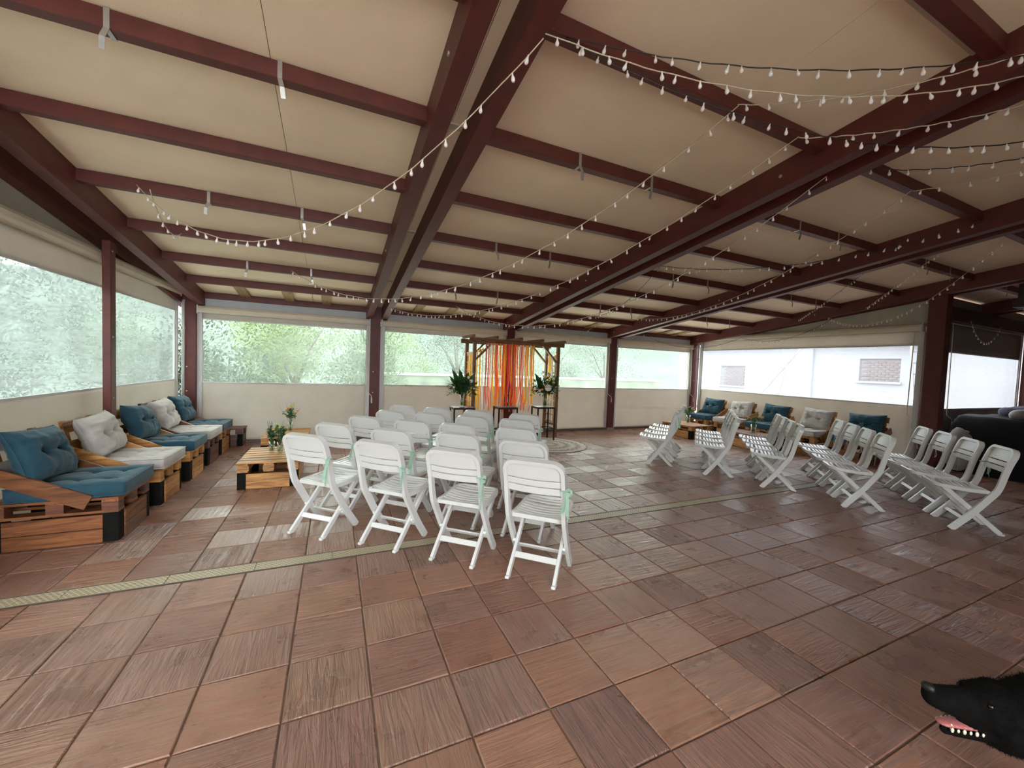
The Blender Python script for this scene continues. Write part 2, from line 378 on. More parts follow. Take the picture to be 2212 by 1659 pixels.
# ---- drain channel with grate segments
dr = empty('floor_drain', (0, DRAIN0, 0), label='long beige slotted drain channel crossing the tiled floor', cat='drain')
gm = MB().box(.002, .497, .008, DRAIN1-DRAIN0-.008, -.012, -.001).mesh('grate', M['grate'])
x = -2.55+.06
while x < XR-.5:
    inst(gm, 'grate', dr, Matrix.Translation((x, 0, 0))); x += .5
MB().box(-2.55, XR, 0, .007, -.03, .001).build('channel_edge', M['gframe'], dr)
MB().box(-2.55, XR, DRAIN1-DRAIN0-.007, DRAIN1-DRAIN0, -.03, .001).build('channel_edge', M['gframe'], dr)

# ---- ceiling panels, strips, purlins, rafters, posts
ceil_e = empty('ceiling', (0, 0, 2.5), kind='structure'); tag(ceil_e, 'cream insulated roof panels under a red beam frame', 'ceiling')
def slope(b, x0, x1, y0, y1, t0, t1):      # slab between ceiling offsets t0 (lower) and t1
    vs = [(x, y, cz(y)+t) for x in (x0, x1) for y in (y0, y1) for t in (t0, t1)]
    return b.add(vs, [(0, 1, 3, 2), (4, 6, 7, 5), (0, 4, 5, 1), (2, 3, 7, 6), (0, 2, 6, 4), (1, 5, 7, 3)])
rows = [YN, -2.54, -.76, 1.02, 2.8, 4.58, 6.36, 8.6]
def cpart(b, name, m, parent):
    o = b.build(name, m); o.parent = parent; o.matrix_parent_inverse = Matrix.Translation(-Vector(parent.location)); return o
for i in range(len(XC)-1):
    for j in range(len(rows)-1):
        if i >= 4 and rows[j] > 3.4: continue
        w = XC[i+1]-XC[i]; xm = XC[i]+w*.62
        for (a, c) in ((XC[i], xm), (xm, XC[i+1])):
            cpart(slope(MB(), a+.002, c-.002, rows[j], (min(rows[j+1], 3.6) if i >= 4 else rows[j+1])-.003, 0, .06), 'roof_panel', M['ceil'], ceil_e)
        if j: cpart(slope(MB(), XC[i], XC[i+1], rows[j]+.045, rows[j]+.10, -.012, .0), 'joint_strip', M['strip'], ceil_e)
for rx0, rx1, ry1 in ((-3.0, 9.75, 9.0), (9.75, XR+.4, 3.75)):
    cpart(MB().box(rx0, rx1, YN-.3, ry1, 0, .05, Matrix(((1, 0, 0, 0), (0, 1, 0, 0), (0, -.13, 1, cz(0)+.07), (0, 0, 0, 1)))), 'roof_deck', M['strip'], ceil_e)
bays = ['first bay from the left', 'second bay', 'third bay', 'fourth bay', 'far right bay', 'outer right bay']
strapX = {0: (-1.08, -.32), 1: (1.77, 2.52), 2: (4.66, 5.40), 3: (7.55, 8.30), 4: (10.4, 11.2)}
strap_me = {}
def strap_mesh(seed):
    b = MB(); r = random.Random(seed); dx = r.uniform(-.02, .02)
    b.box(-.012, .012, -.044, -.040, -.105, 0); b.box(-.012, .012, -.044, .044, -.105, -.1015)
    b.bar((0, -.042, -.10), (dx, -.06, -.155), .024, .003, (0, 1, 0)); b.bar((dx, -.06, -.155), (dx*1.5, -.05, -.215), .024, .003, (0, 1, 0))
    return b.mesh('strap', M['steel'])
for s in range(4): strap_me[s] = strap_mesh(s)
for i in range(len(XC)-1):
    for k, y in enumerate(PUR):
        if y < YN+.2 or (i >= 4 and y > 3.5): continue
        x0, x1 = XC[i]+.19, XC[i+1]-.19
        p = empty('purlin', (x0, y, cz(y)), kind='structure')
        tag(p, 'dark red roof purlin, %s, %s up from the back wall' % (bays[i], ['ninth', 'eighth', 'seventh', 'sixth', 'fifth', 'fourth', 'third', 'second', 'first'][k-5] if k >= 5 else 'behind the camera'), 'beam')
        bevel(MB().box(0, x1-x0, -.04, .04, -.10, 0).build('beam', M['red'], p), .004, 1)
        if k in (7, 9, 11) and i in strapX:
            for q, sx in enumerate(strapX[i]): inst(strap_me[(i+k+q) % 4], 'strap', p, Matrix.Translation((sx-x0, 0, 0)))
for i, blks in enumerate([(-1.40, -.74, -.15), (1.48, 2.12, 2.73), (4.12, 4.91, 5.6), (7.3, 7.9, 8.43)]):
    for x in blks:
        o = slope(MB(), x-.075, x+.075, 7.29, 8.10, -.035, -.004).build('blocking_board', M['block'])
        tag(o, 'raw brown board between the last two purlins, %s' % bays[i], 'board', 'blocking boards under the roof edge', 'structure')
rn = ['far left', 'second', 'third', 'fourth', 'right', 'outer right', 'last']
for i, xc in enumerate(XC):
    r = empty('rafter', (xc, 8.2, 2.4), kind='structure'); tag(r, 'red double rafter beam, %s of the row' % rn[i], 'beam')
    for s in (-1, 1):
        a, c = sorted((xc+s*.085, xc+s*.195))
        cpart(slope(MB(), a, c, YN-.1, 8.36 if i < 5 else 3.55, -.225, -.001), 'beam', M['red'], r)
    for yb in ((2.2, 5.0, 7.9) if i < 5 else (2.2,)): cpart(MB().tube([(xc-.202, yb, cz(yb)-.12), (xc-.192, yb, cz(yb)-.12)], .014, 8), 'bolt', M['steel'], r)
    if i < 5:
        p = empty('post', (xc-.02 if i else xc, YB+.02, 0), kind='structure'); tag(p, 'dark red square post at the back wall, %s of five' % ['first at the left corner', 'second', 'third behind the arch', 'fourth', 'fifth at the right corner'][i], 'post')
        w = .09
        bevel(MB().box(-w, w, -.1, .1, 0, 2.62).build('shaft', M['red'], p), .006, 1)
        MB().box(-w-.012, w+.012, -.112, .112, 0, .05).build('base_shoe', M['steel'], p)
        for z in (.9, 1.3, 2.45):
            MB().tube([(-.03, -.10, z), (-.03, -.108, z)], .012, 8).build('bolt', M['steel'], p)
# intermediate left post, right column
p = empty('post', (-2.19, 5.61, 0), kind='structure'); tag(p, 'slim dark red post standing against the left window', 'post')
bevel(MB().box(-.035, .035, -.055, .055, 0, cz(5.72)-.20).build('shaft', M['red'], p), .004, 1)
for z in (1.0, 1.65, 2.55): MB().tube([(.035, -.02, z), (.042, -.02, z)], .009, 8).build('bolt', M['steel'], p)
p = empty('post', (9.33, 3.18, 0), kind='structure'); tag(p, 'broad dark red column by the black covered heap', 'post')
bevel(MB().box(-.10, .10, -.115, .115, 0, cz(3.18)-.2).build('shaft', M['red'], p), .006, 1)
MB().box(-.112, .112, -.127, .127, 0, .05).build('base_shoe', M['steel'], p)
for xx, yy in ((14.12, 3.3), (-2.17, YN+.1), (.735, YN+.1), (3.6, YN+.1), (6.46, YN+.1), (-2.17, 2.75)):
    p = empty('post', (xx, yy, 0), kind='structure'); tag(p, 'dark red square post' + (' beyond the right column' if xx > 10 else ' out of view'), 'post')
    MB().box(-.09, .09, -.09, .09, 0, cz(yy)-.2).build('shaft', M['red'], p)
    MB().box(-.1, .1, -.1, .1, 0, .05).build('base_shoe', M['steel'], p)

# ---- roller blinds
def grid(x0, x1, z0, z1, nx, nz, fy):
    b = MB(); b.sm = True
    vs = [(x0+(x1-x0)*i/nx, fy(x0+(x1-x0)*i/nx, z0+(z1-z0)*j/nz), z0+(z1-z0)*j/nz) for j in range(nz+1) for i in range(nx+1)]
    return b.add(vs, [(j*(nx+1)+i, j*(nx+1)+i+1, (j+1)*(nx+1)+i+1, (j+1)*(nx+1)+i) for j in range(nz) for i in range(nx)])
def blind(origin, rz, w, zt, ft, fb, label, crank=None, low='canvas', seed=0, film='film', pleat=False):
    o = empty('roller_blind', origin, rz, label, 'blind', 'roller blinds along the walls')
    r = random.Random(seed); ph = r.uniform(0, 20)
    def wav(a):
        def f(x, z):
            e = min(x, w-x)/w
            v = mnoise.noise(Vector((x*.9+ph, z*1.3, ph)))*a+mnoise.noise(Vector((x*2.6, z*.8+ph, 3)))*a*.5
            v += math.exp(-e*18)*sin(z*9+ph)*a*.9
            if pleat: v -= .035*exp(-((z-.55)/.035)**2)*min(1, x*6)*min(1, (w-x)*6)
            return v
        return f
    T = lambda b, thick: b
    lo = grid(.06, w-.06, .04, fb, 40, 22, wav(.016)).build('lower_canvas', M[low], o)
    fi = grid(.07, w-.07, fb, ft, 24, 10, wav(.006)).build('clear_window', M[film], o)
    uc = grid(.06, w-.06, ft, zt+.02, 16, 6, wav(.006)).build('upper_canvas', M[low], o)
    for q in (lo, fi, uc):
        if q is not fi:
            s = q.modifiers.new('thick', 'SOLIDIFY'); s.thickness = .003
    for z in (fb, ft): MB().box(.06, w-.06, -.006, .006, z-.018, z+.004).build('weld_strip', M['rail'], o)
    for a in ((.055, .085), (w-.085, w-.055)): MB().box(a[0], a[1], -.004, .004, fb, ft).build('window_border', M[low], o)
    # cassette: rounded box
    pr = [(-.075, .0), (-.085, .03), (-.08, .075), (-.055, .11), (-.01, .12), (.05, .115), (.06, .0)]
    c = MB(); n = len(pr)
    c.add([(xx, y, zt+z) for xx in (.03, w-.03) for y, z in pr], [(k, (k+1) % n, n+(k+1) % n, n+k) for k in range(n)]+[tuple(range(n))[::-1], tuple(range(n, 2*n))])
    c.build('cassette', M['cass'], o)
    for xx in (.012, w-.03): MB().box(xx, xx+.018, -.07, .05, zt-.02, zt+.13).build('end_bracket', M['rail'], o)
    for xx in (0, w-.075): MB().box(xx, xx+.075, -.02, .03, .0, zt).build('guide_rail', M['rail'], o)
    MB().tube([(.05, 0, .03), (w-.05, 0, .03)], .016, 8).build('bottom_bar', M['rail'], o)
    if crank is not None:
        cx = crank; zb = .92 if crank > 0 else .92
        pts = [(cx, -.05, zt+.03), (cx, -.06, zt-.1), (cx-.01, -.075, zb), (cx+.05*(1 if crank < w/2 else -1)*0+.06, -.11, zb-.07), (cx+.075, -.12, zb-.08), (cx+.08, -.125, zb-.22)]
        b = MB(); b.sm = True; b.tube(pts, .008, 8); ck = b.build('crank_handle', M['cass'], o)
        b = MB(); b.tube([(cx+.0785, -.1235, zb-.12), (cx+.0805, -.1255, zb-.225)], .0135, 8).build('grip', M['rail'], ck)
    return o
for i in range(4):
    x0 = XC[i]+.08; x1 = XC[i+1]-.10
    w = x1-x0
    blind((x0, YB, 0), 0, w, 2.195, 2.11, 1.045, ['beige roller blind with clear window showing green bushes, left bay of back wall', 'beige roller blind left of the wooden arch with clear window', 'beige roller blind right of the wooden arch with clear window', 'beige roller blind with a sagging fold, right bay of back wall'][i], crank=(w-.05), seed=i+1, pleat=(i == 3))
blind((-2.31, 2.95, 0), RAD(90), 5.05, 2.44, 2.20, 1.10, 'beige roller blind with long clear window on the left wall above the loungers', seed=11, crank=None, film='film_l')
blind((-2.31, -3.0, 0), RAD(90), 5.6, 2.44, 2.20, 1.10, 'beige roller blind on the left wall beside the camera', seed=12, film='film_l')
blind((9.38, 7.98, 0), RAD(-90), 4.62, 2.40, 2.165, 1.08, 'beige roller blind with wide clear window on the right wall', seed=13, crank=4.50, film='film_r')
blind((9.52, 3.42, 0), 0, 4.5, 2.62, 2.10, 1.02, 'grey roller blind with clear window beyond the right column', seed=14, low='canvasg', crank=.9, film='film_r')
# down pipes next to the back corners
for x, lab in ((-2.235, 'white down pipe in the back left corner'), (9.36, 'white down pipe in the back right corner')):
    b = MB(); b.sm = True; b.tube([(x, 8.02, .45), (x, 8.02, 2.3), (x, 8.05, 2.36), (x, 8.12, 2.38)], .022, 10)
    t = empty('down_pipe', (x, 8.02, 0), label=lab, cat='pipe')
    cpart(b, 'pipe', M['rail'], t); cpart(MB().tube([(x, 8.02, 1.9), (x, 8.02, 1.94)], .03, 10), 'clip', M['steel'], t)
# ---- fixed wall pieces
def wall(name, b, m, label=None):
    o = b.build(name, m); tag(o, label, 'wall' if label else None, kind='structure'); return o
for i in range(4):
    o = MB().box(XC[i]+.075, XC[i+1]-.095, YB-.01, YB+.05, 2.31, 2.60).build('trim_%d' % (i+1), M['lintel']); tag(o, 'pale grey lintel board above the back blinds, %s' % bays[i], 'lintel', kind='structure')
for nm, bx in (('trim_6', (-2.2, 9.4, 8.09, 8.24, 0, .045)), ('trim_7', (-2.38, -2.26, YN, 8.1, 0, .045)), ('trim_8', (9.33, 9.46, 3.3, 8.1, 0, .045)), ('trim_9', (9.45, 14.1, 3.36, 3.5, 0, .045))):
    tag(MB().box(*bx).build(nm, M['gframe']), 'dark strip added to block light under the %s blinds' % {'6': 'back', '7': 'left', '8': 'right', '9': 'far right'}[nm[-1]], 'light stop', kind='structure')  # added strips that close the light leak below the blinds
def gable(b, x0, x1, y0, y1, zb):
    vs = [(x, y, z) for x in (x0, x1) for y in (y0, y1) for z in (zb, cz(y)-.02)]
    return b.add(vs, [(0, 1, 3, 2), (4, 6, 7, 5), (0, 4, 5, 1), (2, 3, 7, 6), (0, 2, 6, 4), (1, 5, 7, 3)])
wall('wall_left', gable(MB(), -2.39, -2.36, YN, 8.1, 2.50), M['canvas2'], 'taupe canvas gable above the left window')
o = gable(MB(), 9.42, 9.45, 3.25, 8.1, 2.48).build('wall_right', M['canvas2']); tag(o, 'taupe canvas gable above the right window', 'wall', kind='structure')
wall('wall_right_end', MB().box(9.5, XR, 3.47, 3.5, 2.72, 3.12), M['canvasg'], 'dark canvas strip above the blinds beyond the right column')
wall('wall_near', MB().box(1.5, XR, YN-.1, YN, 0, 4.1), M['canvasg'], 'unseen dark end wall behind the camera, width set to limit light')  # out of view; its width is set to limit light from behind
wall('wall_far_right', MB().box(XR, XR+.05, YN, 3.5, 0, 4.0), M['canvasg'], 'dark end wall at the far right')
# dark timbers over the far right corner
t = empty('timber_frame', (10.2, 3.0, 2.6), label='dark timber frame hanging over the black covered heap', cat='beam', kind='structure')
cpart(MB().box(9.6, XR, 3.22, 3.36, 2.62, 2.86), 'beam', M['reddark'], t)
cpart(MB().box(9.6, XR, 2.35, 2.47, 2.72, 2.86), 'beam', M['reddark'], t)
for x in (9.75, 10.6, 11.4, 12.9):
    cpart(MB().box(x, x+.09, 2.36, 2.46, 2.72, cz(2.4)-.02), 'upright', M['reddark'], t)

# ================================================================== OUTSIDE
M['ground'] = mat_plain('wet_ground', (.10, .12, .06), .8, .4, 1.2, .5, 6)
M['pale_ground'] = mat_plain('pale_patio', (.50, .47, .43), .7, .15, 1.5)
M['hill'] = mat_plain('wooded_slope', (.03, .05, .04), .9, .5, .25, .6, 1.0)
M['render'] = mat_plain('white_render', (.44, .455, .475), .8, .06, .8)
M['brick'] = mat_plain('infill_brick', (.24, .19, .18), .85, .25, 4); M['mortar'] = mat_plain('mortar', (.35, .32, .30), .9)
M['rooft'] = mat_plain('grey_roof_tile', (.30, .30, .31), .8, .3, 3); M['bark'] = mat_plain('bark', (.07, .05, .035), .9, .3, 10)
LEAVES = {'dark': mat_leaf('bush_dark', (.010, .025, .012), (.022, .05, .02)), 'mid': mat_leaf('bush_mid', (.024, .055, .014), (.05, .095, .022)), 'lime': mat_leaf('bush_lime', (.055, .095, .014), (.10, .15, .022)), 'blue': mat_leaf('bush_blue', (.018, .036, .028), (.034, .06, .044))}
def hgrid(x0, x1, y0, y1, n, f):
    b = MB(); b.sm = True
    return b.add([(x0+(x1-x0)*i/n, y0+(y1-y0)*j/n, f(x0+(x1-x0)*i/n, y0+(y1-y0)*j/n)) for j in range(n+1) for i in range(n+1)], [(j*(n+1)+i, j*(n+1)+i+1, (j+1)*(n+1)+i+1, (j+1)*(n+1)+i) for j in range(n) for i in range(n)])
def hz(x, y):
    r = max(0, math.hypot(x-3, y-4)-26)
    return -.16+min(16, r*.32)*(.8+.3*mnoise.noise(Vector((x*.04, y*.04, 2))))*(1 if (y > 4 or x < -6) else 0)+.1*mnoise.noise(Vector((x*.5, y*.5, 0)))*(r > 0)
tag(hgrid(-90, 110, -60, 120, 90, hz).build('ground', M['hill']), 'wooded ground rising to a hazy slope outside', 'ground', kind='structure')
tag(MB().box(-2.6, 16, -24, YN-.25, -.14, -.04).build('pale_ground', M['pale_ground']), 'unseen pale ground added behind the camera to bounce light in', 'yard', kind='structure')  # added out of view, reflects sky light in through the open side
tag(MB().box(-5.2, -2.45, -6, 12.9, -.14, -.05).build('bounce_strip', M['pale_ground']), 'pale strip added outside the left wall to bounce light', 'yard', kind='structure')  # added reflector that throws daylight up onto the ceiling
tag(MB().box(-2.4, 9.5, 8.35, 12.9, -.14, -.05).build('bounce_strip', M['pale_ground']), 'pale strip added outside the back wall to bounce light', 'yard', kind='structure')  # second added reflector, for the ceiling near the back windows
tag(MB().box(9.6, 17, 3.6, 12.9, -.14, -.06).build('yard', M['pale_ground']), 'pale paved yard beside the white house', 'yard', kind='structure')
def tree(name, x, y, rx, h, kind, label, n=1500, ls=.16, trunk=True, zb=.1, group='bushes outside the windows'):
    t = empty(name, (x, y, -.12), label=label, cat='tree' if h > 3.6 else 'bush', group=group)
    r = random.Random(hash((round(x*10), round(y*10))) & 0xffff); b = MB()
    cl = [(r.uniform(-.6, .6)*rx, r.uniform(-.6, .6)*rx, zb*h+(h*(1-zb))*r.uniform(.15, .85), r.uniform(.35, .6)*min(rx, h*.5)) for _ in range(14)]
    for _ in range(n):
        cx, cy, c_z, cr = r.choice(cl); d = Vector((r.gauss(0, 1), r.gauss(0, 1), r.gauss(0, 1))).normalized()
        p = Vector((cx, cy, c_z))+d*cr*r.uniform(.55, 1.05)
        if p.z < .05: p.z = .05+r.random()*.3
        e = (d+Vector((r.uniform(-.8, .8), r.uniform(-.8, .8), r.uniform(-.5, .8)))).normalized(); s = e.orthogonal().normalized(); L = ls*r.uniform(.7, 1.4)
        b.add([p, p+e*L*.5+s*L*.22, p+e*L, p+e*L*.5-s*L*.22], [(0, 1, 2, 3)])
    b.build('foliage', LEAVES[kind], t)
    k = MB(); k.sm = True
    k.tube([(0, 0, 0), (.05, .02, h*.35), (.0, .05, h*.7)], [.09, .06, .02], 7)
    for q in range(4):
        c = cl[q]; k.tube([(.03, .02, h*.3), (c[0]*.5, c[1]*.5, h*.3+(c[2]-h*.3)*.6), c[:3]], [.04, .025, .008], 5)
    k.build('trunk', M['bark'], t); return t
lf = ['dark', 'mid', 'lime', 'blue']
BUSH = [(-2.4, 10.6, 1.3, 2.3, 'dark', 'dark bush behind the left end of the back window'), (-.9, 11.0, 1.2, 3.0, 'lime', 'bright yellow green bush filling the left back window'), (.7, 10.8, 1.1, 2.6, 'mid', 'mid green bush behind the second back post'),
        (-1.5, 14.2, 1.9, 4.2, 'mid', 'taller green tree behind the bright bush'), (2.0, 15.6, 1.6, 3.2, 'lime', 'loose lime bush behind the low white wall'), (4.6, 15.8, 1.8, 3.8, 'blue', 'blue green bush seen left of the arch'),
        (6.8, 15.6, 1.6, 3.3, 'lime', 'lime bush seen through the arch'), (9.2, 15.4, 1.9, 3.4, 'blue', 'blue green bush right of the arch'), (12.2, 16.0, 2.0, 3.6, 'blue', 'blue green bush beside the white house'), (14.6, 25, 2.4, 4.2, 'mid', 'green tree far behind the right back window'),
        (-5.2, 3.6, 1.6, 3.2, 'blue', 'grey green bush close outside the left window'), (-5.8, 6.2, 1.7, 3.6, 'mid', 'green bush outside the left window near the slim post'), (-5.0, 8.6, 1.5, 3.0, 'blue', 'grey green bush outside near the back left corner'), (-4.2, 11.0, 1.5, 2.8, 'mid', 'green bush beyond the back left corner'),
        (-8.8, 5.0, 2.4, 5.0, 'dark', 'large dark tree far outside the left window'), (-8.5, 10.0, 2.4, 5.2, 'mid', 'large green tree beyond the left corner'), (-6.5, .5, 1.8, 3.6, 'mid', 'green bush outside beside the camera')]
for (x, y, rx, h, kd, lb) in BUSH: tree('tree' if h > 3.6 else 'bush', x, y, rx, h, kd, lb, n=int((2400+2400*h/3)*(2.4 if x < -3 else 1.3)), ls=.058 if x < -3 else .08)
gw = empty('garden_wall', (6.8, 13.05, -.1), label='low grey garden wall with white coping behind the back windows', cat='wall')
M['gwall'] = mat_plain('stained_wall', (.13, .15, .12), .85, .5, 2.5)
cpart(MB().box(.6, 13, 12.95, 13.15, -.1, 1.10), 'masonry', M['gwall'], gw); cpart(MB().box(.55, 13.05, 12.9, 13.2, 1.10, 1.17), 'coping', M['render'], gw)
# white house beyond the right wall
hs = empty('house', (17, 10, 0), label='white rendered house with brick filled windows outside the right wall', cat='house')
HX = 17.0; wins = [(12.0, 13.25, 1.02, 1.95), (6.62, 7.74, 1.48, 2.26)]
ys = [-2, 6.62, 7.74, 12.0, 13.25, 15.8]
b = MB()
b.box(HX, HX+.25, -2, 6.62, -.1, 2.9).box(HX, HX+.25, 7.74, 12.0, -.1, 2.9).box(HX, HX+.25, 13.25, 15.8, -.1, 2.9)
for y0, y1, z0, z1 in wins: b.box(HX, HX+.25, y0, y1, -.1, z0).box(HX, HX+.25, y0, y1, z1, 2.9)
b.box(HX+.25, HX+7, 15.55, 15.8, -.1, 2.9)
cpart(b, 'wall', M['render'], hs)
cpart(MB().box(HX-.12, HX+.0, 9.2, 9.75, -.1, 2.9), 'pilaster', M['render'], hs)
for y0, y1, z0, z1 in wins:
    wn = empty('window_infill', (HX, y0, z0)); wn.parent = hs; wn.matrix_parent_inverse = Matrix.Translation(-Vector(hs.location))
    def wp(bb, nm, m):
        o = bb.build(nm, m); o.parent = wn; return o
    wp(MB().box(.12, .16, 0, y1-y0, 0, z1-z0), 'mortar_bed', M['mortar'])
    bh = .078; nb = int((z1-z0)/bh); bl = .21
    bme = MB().box(.09, .13, .004, bl-.006, .004, bh-.006).mesh('brick', M['brick'])
    for rI in range(nb):
        yy = -.1 if rI % 2 else 0
        while yy < y1-y0-.02:
            if yy >= 0 and yy+bl <= y1-y0: inst(bme, 'brick', wn, Matrix.Translation((0, yy, rI*bh)))
            yy += bl
    wp(MB().box(-.08, .1, -.06, y1-y0+.06, -.07, 0), 'sill', M['render'])
rf = MB()
rf.add([(HX-.45, -2.3, 2.80), (HX-.45, 16.1, 2.80), (HX+4, 16.1, 4.3), (HX+4, -2.3, 4.3), (HX-.45, -2.3, 2.95), (HX-.45, 16.1, 2.95), (HX+4, 16.1, 4.23), (HX+4, -2.3, 4.23)], [(0, 3, 2, 1), (4, 5, 6, 7), (0, 1, 5, 4), (1, 2, 6, 5), (2, 3, 7, 6), (3, 0, 4, 7)])
cpart(rf, 'roof', M['rooft'], hs)
# pole frame and ladder leaning by the house
t = empty('prop_frame', (15.6, 9.6, -.06), label='thin leaning poles in front of the white house', cat='pole')
cpart(MB().tube([(15.5, 10.9, -.06), (15.9, 9.0, 2.7)], .035, 7), 'pole', M['mortar'], t); cpart(MB().tube([(15.55, 9.75, -.06), (15.8, 9.45, 2.2)], .03, 7), 'pole', M['mortar'], t)
t = empty('ladder', (14.2, 4.6, -.06), label='ladder leaning outside the far right window', cat='ladder')
la, lb_ = Vector((13.75, 4.75, -.06)), Vector((14.75, 4.75, 2.9)); ld = Vector((.33, -.14, 0)).normalized()*.44
A0 = Vector((13.6, 4.9, -.06)); B0 = Vector((13.85, 5.25, 2.9))
for s in (0, 1): cpart(MB().bar(A0+ld*s, B0+ld*s, .05, .03), 'stile', M['rail'], t)
for k in range(1, 10): cpart(MB().tube([A0.lerp(B0, k/10), A0.lerp(B0, k/10)+ld], .018, 6), 'rung', M['mortar'], t)
for (x, y, rx, h, kd, lb) in [(15.6, 4.2, .8, .9, 'lime', 'small weedy bush by the ladder'), ]: tree('bush', x, y, rx, h, kd, lb, n=120, ls=.1)

# ================================================================== CHAIRS
PROF = catmull([(0, .372, 0), (0, .235, .18), (0, .115, .37), (0, .062, .46), (0, .012, .68), (0, -.045, .86)], 8)
PS = [0]
for a, c in zip(PROF, PROF[1:]): PS.append(PS[-1]+(c-a).length)
ST = PS[-1]
def prof(s):
    s = max(-.02, min(s, ST+.05))
    i = max(k for k in range(len(PS)-1) if PS[k] <= max(0, min(s, ST-1e-6)))
    d = (PROF[i+1]-PROF[i]).normalized(); p = PROF[i]+d*(s-PS[i])
    return p, Vector((0, d.z, -d.y))        # normal: forward/down side
def surf(x, s, o=0): p, n = prof(s); return Vector((x, p.y, p.z))+n*o
def chair_parts():
    parts = []
    # loop frame
    hw = .205; R = .07; path = [(-hw, ST*k/22) for k in range(0, 20)]
    path = [p for p in path if p[1] < ST-R-.005]
    for k in range(7): a = pi-pi/2*k/6; path.append((-hw+R+R*cos(a), ST-R+R*sin(a)))
    for k in range(1, 6): path.append((-hw+R+(2*hw-2*R)*k/6, ST))
    for k in range(7): a = pi/2-pi/2*k/6; path.append((hw-R+R*cos(a), ST-R+R*sin(a)))
    path += [(hw, s) for x, s in reversed(path[:path.index(next(p for p in path if p[0] > -hw+1e-6))])]
    b = MB(); vs = []
    for i, (x, s) in enumerate(path):
        a = path[max(0, i-1)]; c = path[min(len(path)-1, i+1)]; d = Vector((c[0]-a[0], c[1]-a[1])).normalized(); nx, ns = -d.y, d.x
        th = .024 if s > ST*.52 else .027
        for u, o in ((-.014, -th), (.014, -th), (.014, th), (-.014, th)): vs.append(surf(x+nx*u, s+ns*u, o))
    n = len(path)
    b.add(vs, [(4*i+k, 4*i+(k+1) % 4, 4*i+4+(k+1) % 4, 4*i+4+k) for i in range(n-1) for k in range(4)]+[(3, 2, 1, 0), (4*n-4, 4*n-3, 4*n-2, 4*n-1)])
    parts.append(('frame', b, 'plastic', .004))
    # back slats
    def slat(s0, s1, rc=0):
        b = MB(); N = 12; vs = []
        for i in range(N+1):
            x = -.196+.392*i/N; bow = -.016*(1-(x/.196)**2)
            cut = 0
            if rc:
                e = .196-abs(x)
                if e < rc: cut = rc-sqrt(max(0, rc*rc-(rc-e)**2))
            for s, o in ((s0, bow-.006), (s0, bow+.006), (s1-cut, bow+.006), (s1-cut, bow-.006)): vs.append(surf(x, s, o))
        return b.add(vs, [(4*i+k, 4*i+4+k, 4*i+4+(k+1) % 4, 4*i+(k+1) % 4) for i in range(N) for k in range(4)]+[(0, 1, 2, 3), (4*N+3, 4*N+2, 4*N+1, 4*N)])
    parts.append(('back_slat', slat(ST-.125, ST-.004, .055), 'plastic', .003))
    parts.append(('back_slat', slat(ST-.178, ST-.133), 'plastic', .003)); parts.append(('back_slat', slat(ST-.236, ST-.186), 'plastic', .003))
    # seat
    def sz(y): t = (y-.13)/.38; return .438+.026*t+.012*sin(pi*t)*-1
    def sw(y): return .186-(.012*((y-.36)/.15)**2 if y > .36 else 0)
    ys = [.132+.0445*k for k in range(9)]
    for k in range(8):
        y0, y1 = ys[k]+.007, ys[k+1]-.007; b = MB(); N = 8; vs = []
        for i in range(N+1):
            u = -1+2*i/N
            for y, o in ((y0, -.011), (y1, -.011), (y1, 0), (y0, 0)):
                dip = -.014*(1-u*u); bowy = .012*(1-u*u)
                yy = y+(bowy if k > 5 else -bowy*.6); vs.append((u*(sw(y)-.012), yy, sz(y)+o+dip))
        b.add(vs, [(4*i+q, 4*i+4+q, 4*i+4+(q+1) % 4, 4*i+(q+1) % 4) for i in range(N) for q in range(4)]+[(3, 2, 1, 0), (4*N, 4*N+1, 4*N+2, 4*N+3)])
        parts.append(('seat_slat', b, 'plastic', .003))
    # seat rim: sides and rounded nose
    rim = [(-.186, .12), (-.188, .25), (-.186, .37)]+[(-.186+.07+.07*cos(a), .43+.07*sin(a)) for a in [pi-pi/2*k/5 for k in range(6)]]
    rim = rim+[(-x, y) for x, y in reversed(rim)]; b = MB(); vs = []
    for i, (x, y) in enumerate(rim):
        a = rim[max(0, i-1)]; c = rim[min(len(rim)-1, i+1)]; d = Vector((c[0]-a[0], c[1]-a[1])).normalized()
        dip = -.010*(1-(x/.19)**2) if y > .46 else 0
        for u, z in ((-.013, -.034), (.013, -.034), (.013, .002), (-.013, .004)): vs.append((x-d.y*u, y+d.x*u, sz(min(y, .51))+z+dip))
    n = len(rim)
    b.add(vs, [(4*i+k, 4*i+(k+1) % 4, 4*i+4+(k+1) % 4, 4*i+4+k) for i in range(n-1) for k in range(4)]+[(3, 2, 1, 0), (4*n-4, 4*n-3, 4*n-2, 4*n-1)])
    parts.append(('seat_rim', b, 'plastic', .004))
    parts.append(('rear_seat_bar', MB().box(-.19, .19, .105, .135, .405, .436), 'plastic', .004))
    for s in (-1, 1):
        parts.append(('rear_leg', MB().bar((s*.168, .445, .436), (s*.168, .006, .012), .024, .044, (0, 1, 0)).box(s*.168-.015, s*.168+.015, -.022, .03, 0, .02), 'plastic', .004))
        parts.append(('pivot', MB().tube([(s*.178, .187, .195), (s*.20, .187, .195)], .013, 8), 'plastic', 0))
    parts.append(('crossbar', MB().bar((-.165, .115, .125), (.165, .115, .125), .014, .042, (0, .65, .76)), 'plastic', .003))
    parts.append(('crossbar', MB().bar((-.195, .285, .125), (.195, .285, .125), .014, .036, (0, -.6, .8)), 'plastic', .003))
    return parts
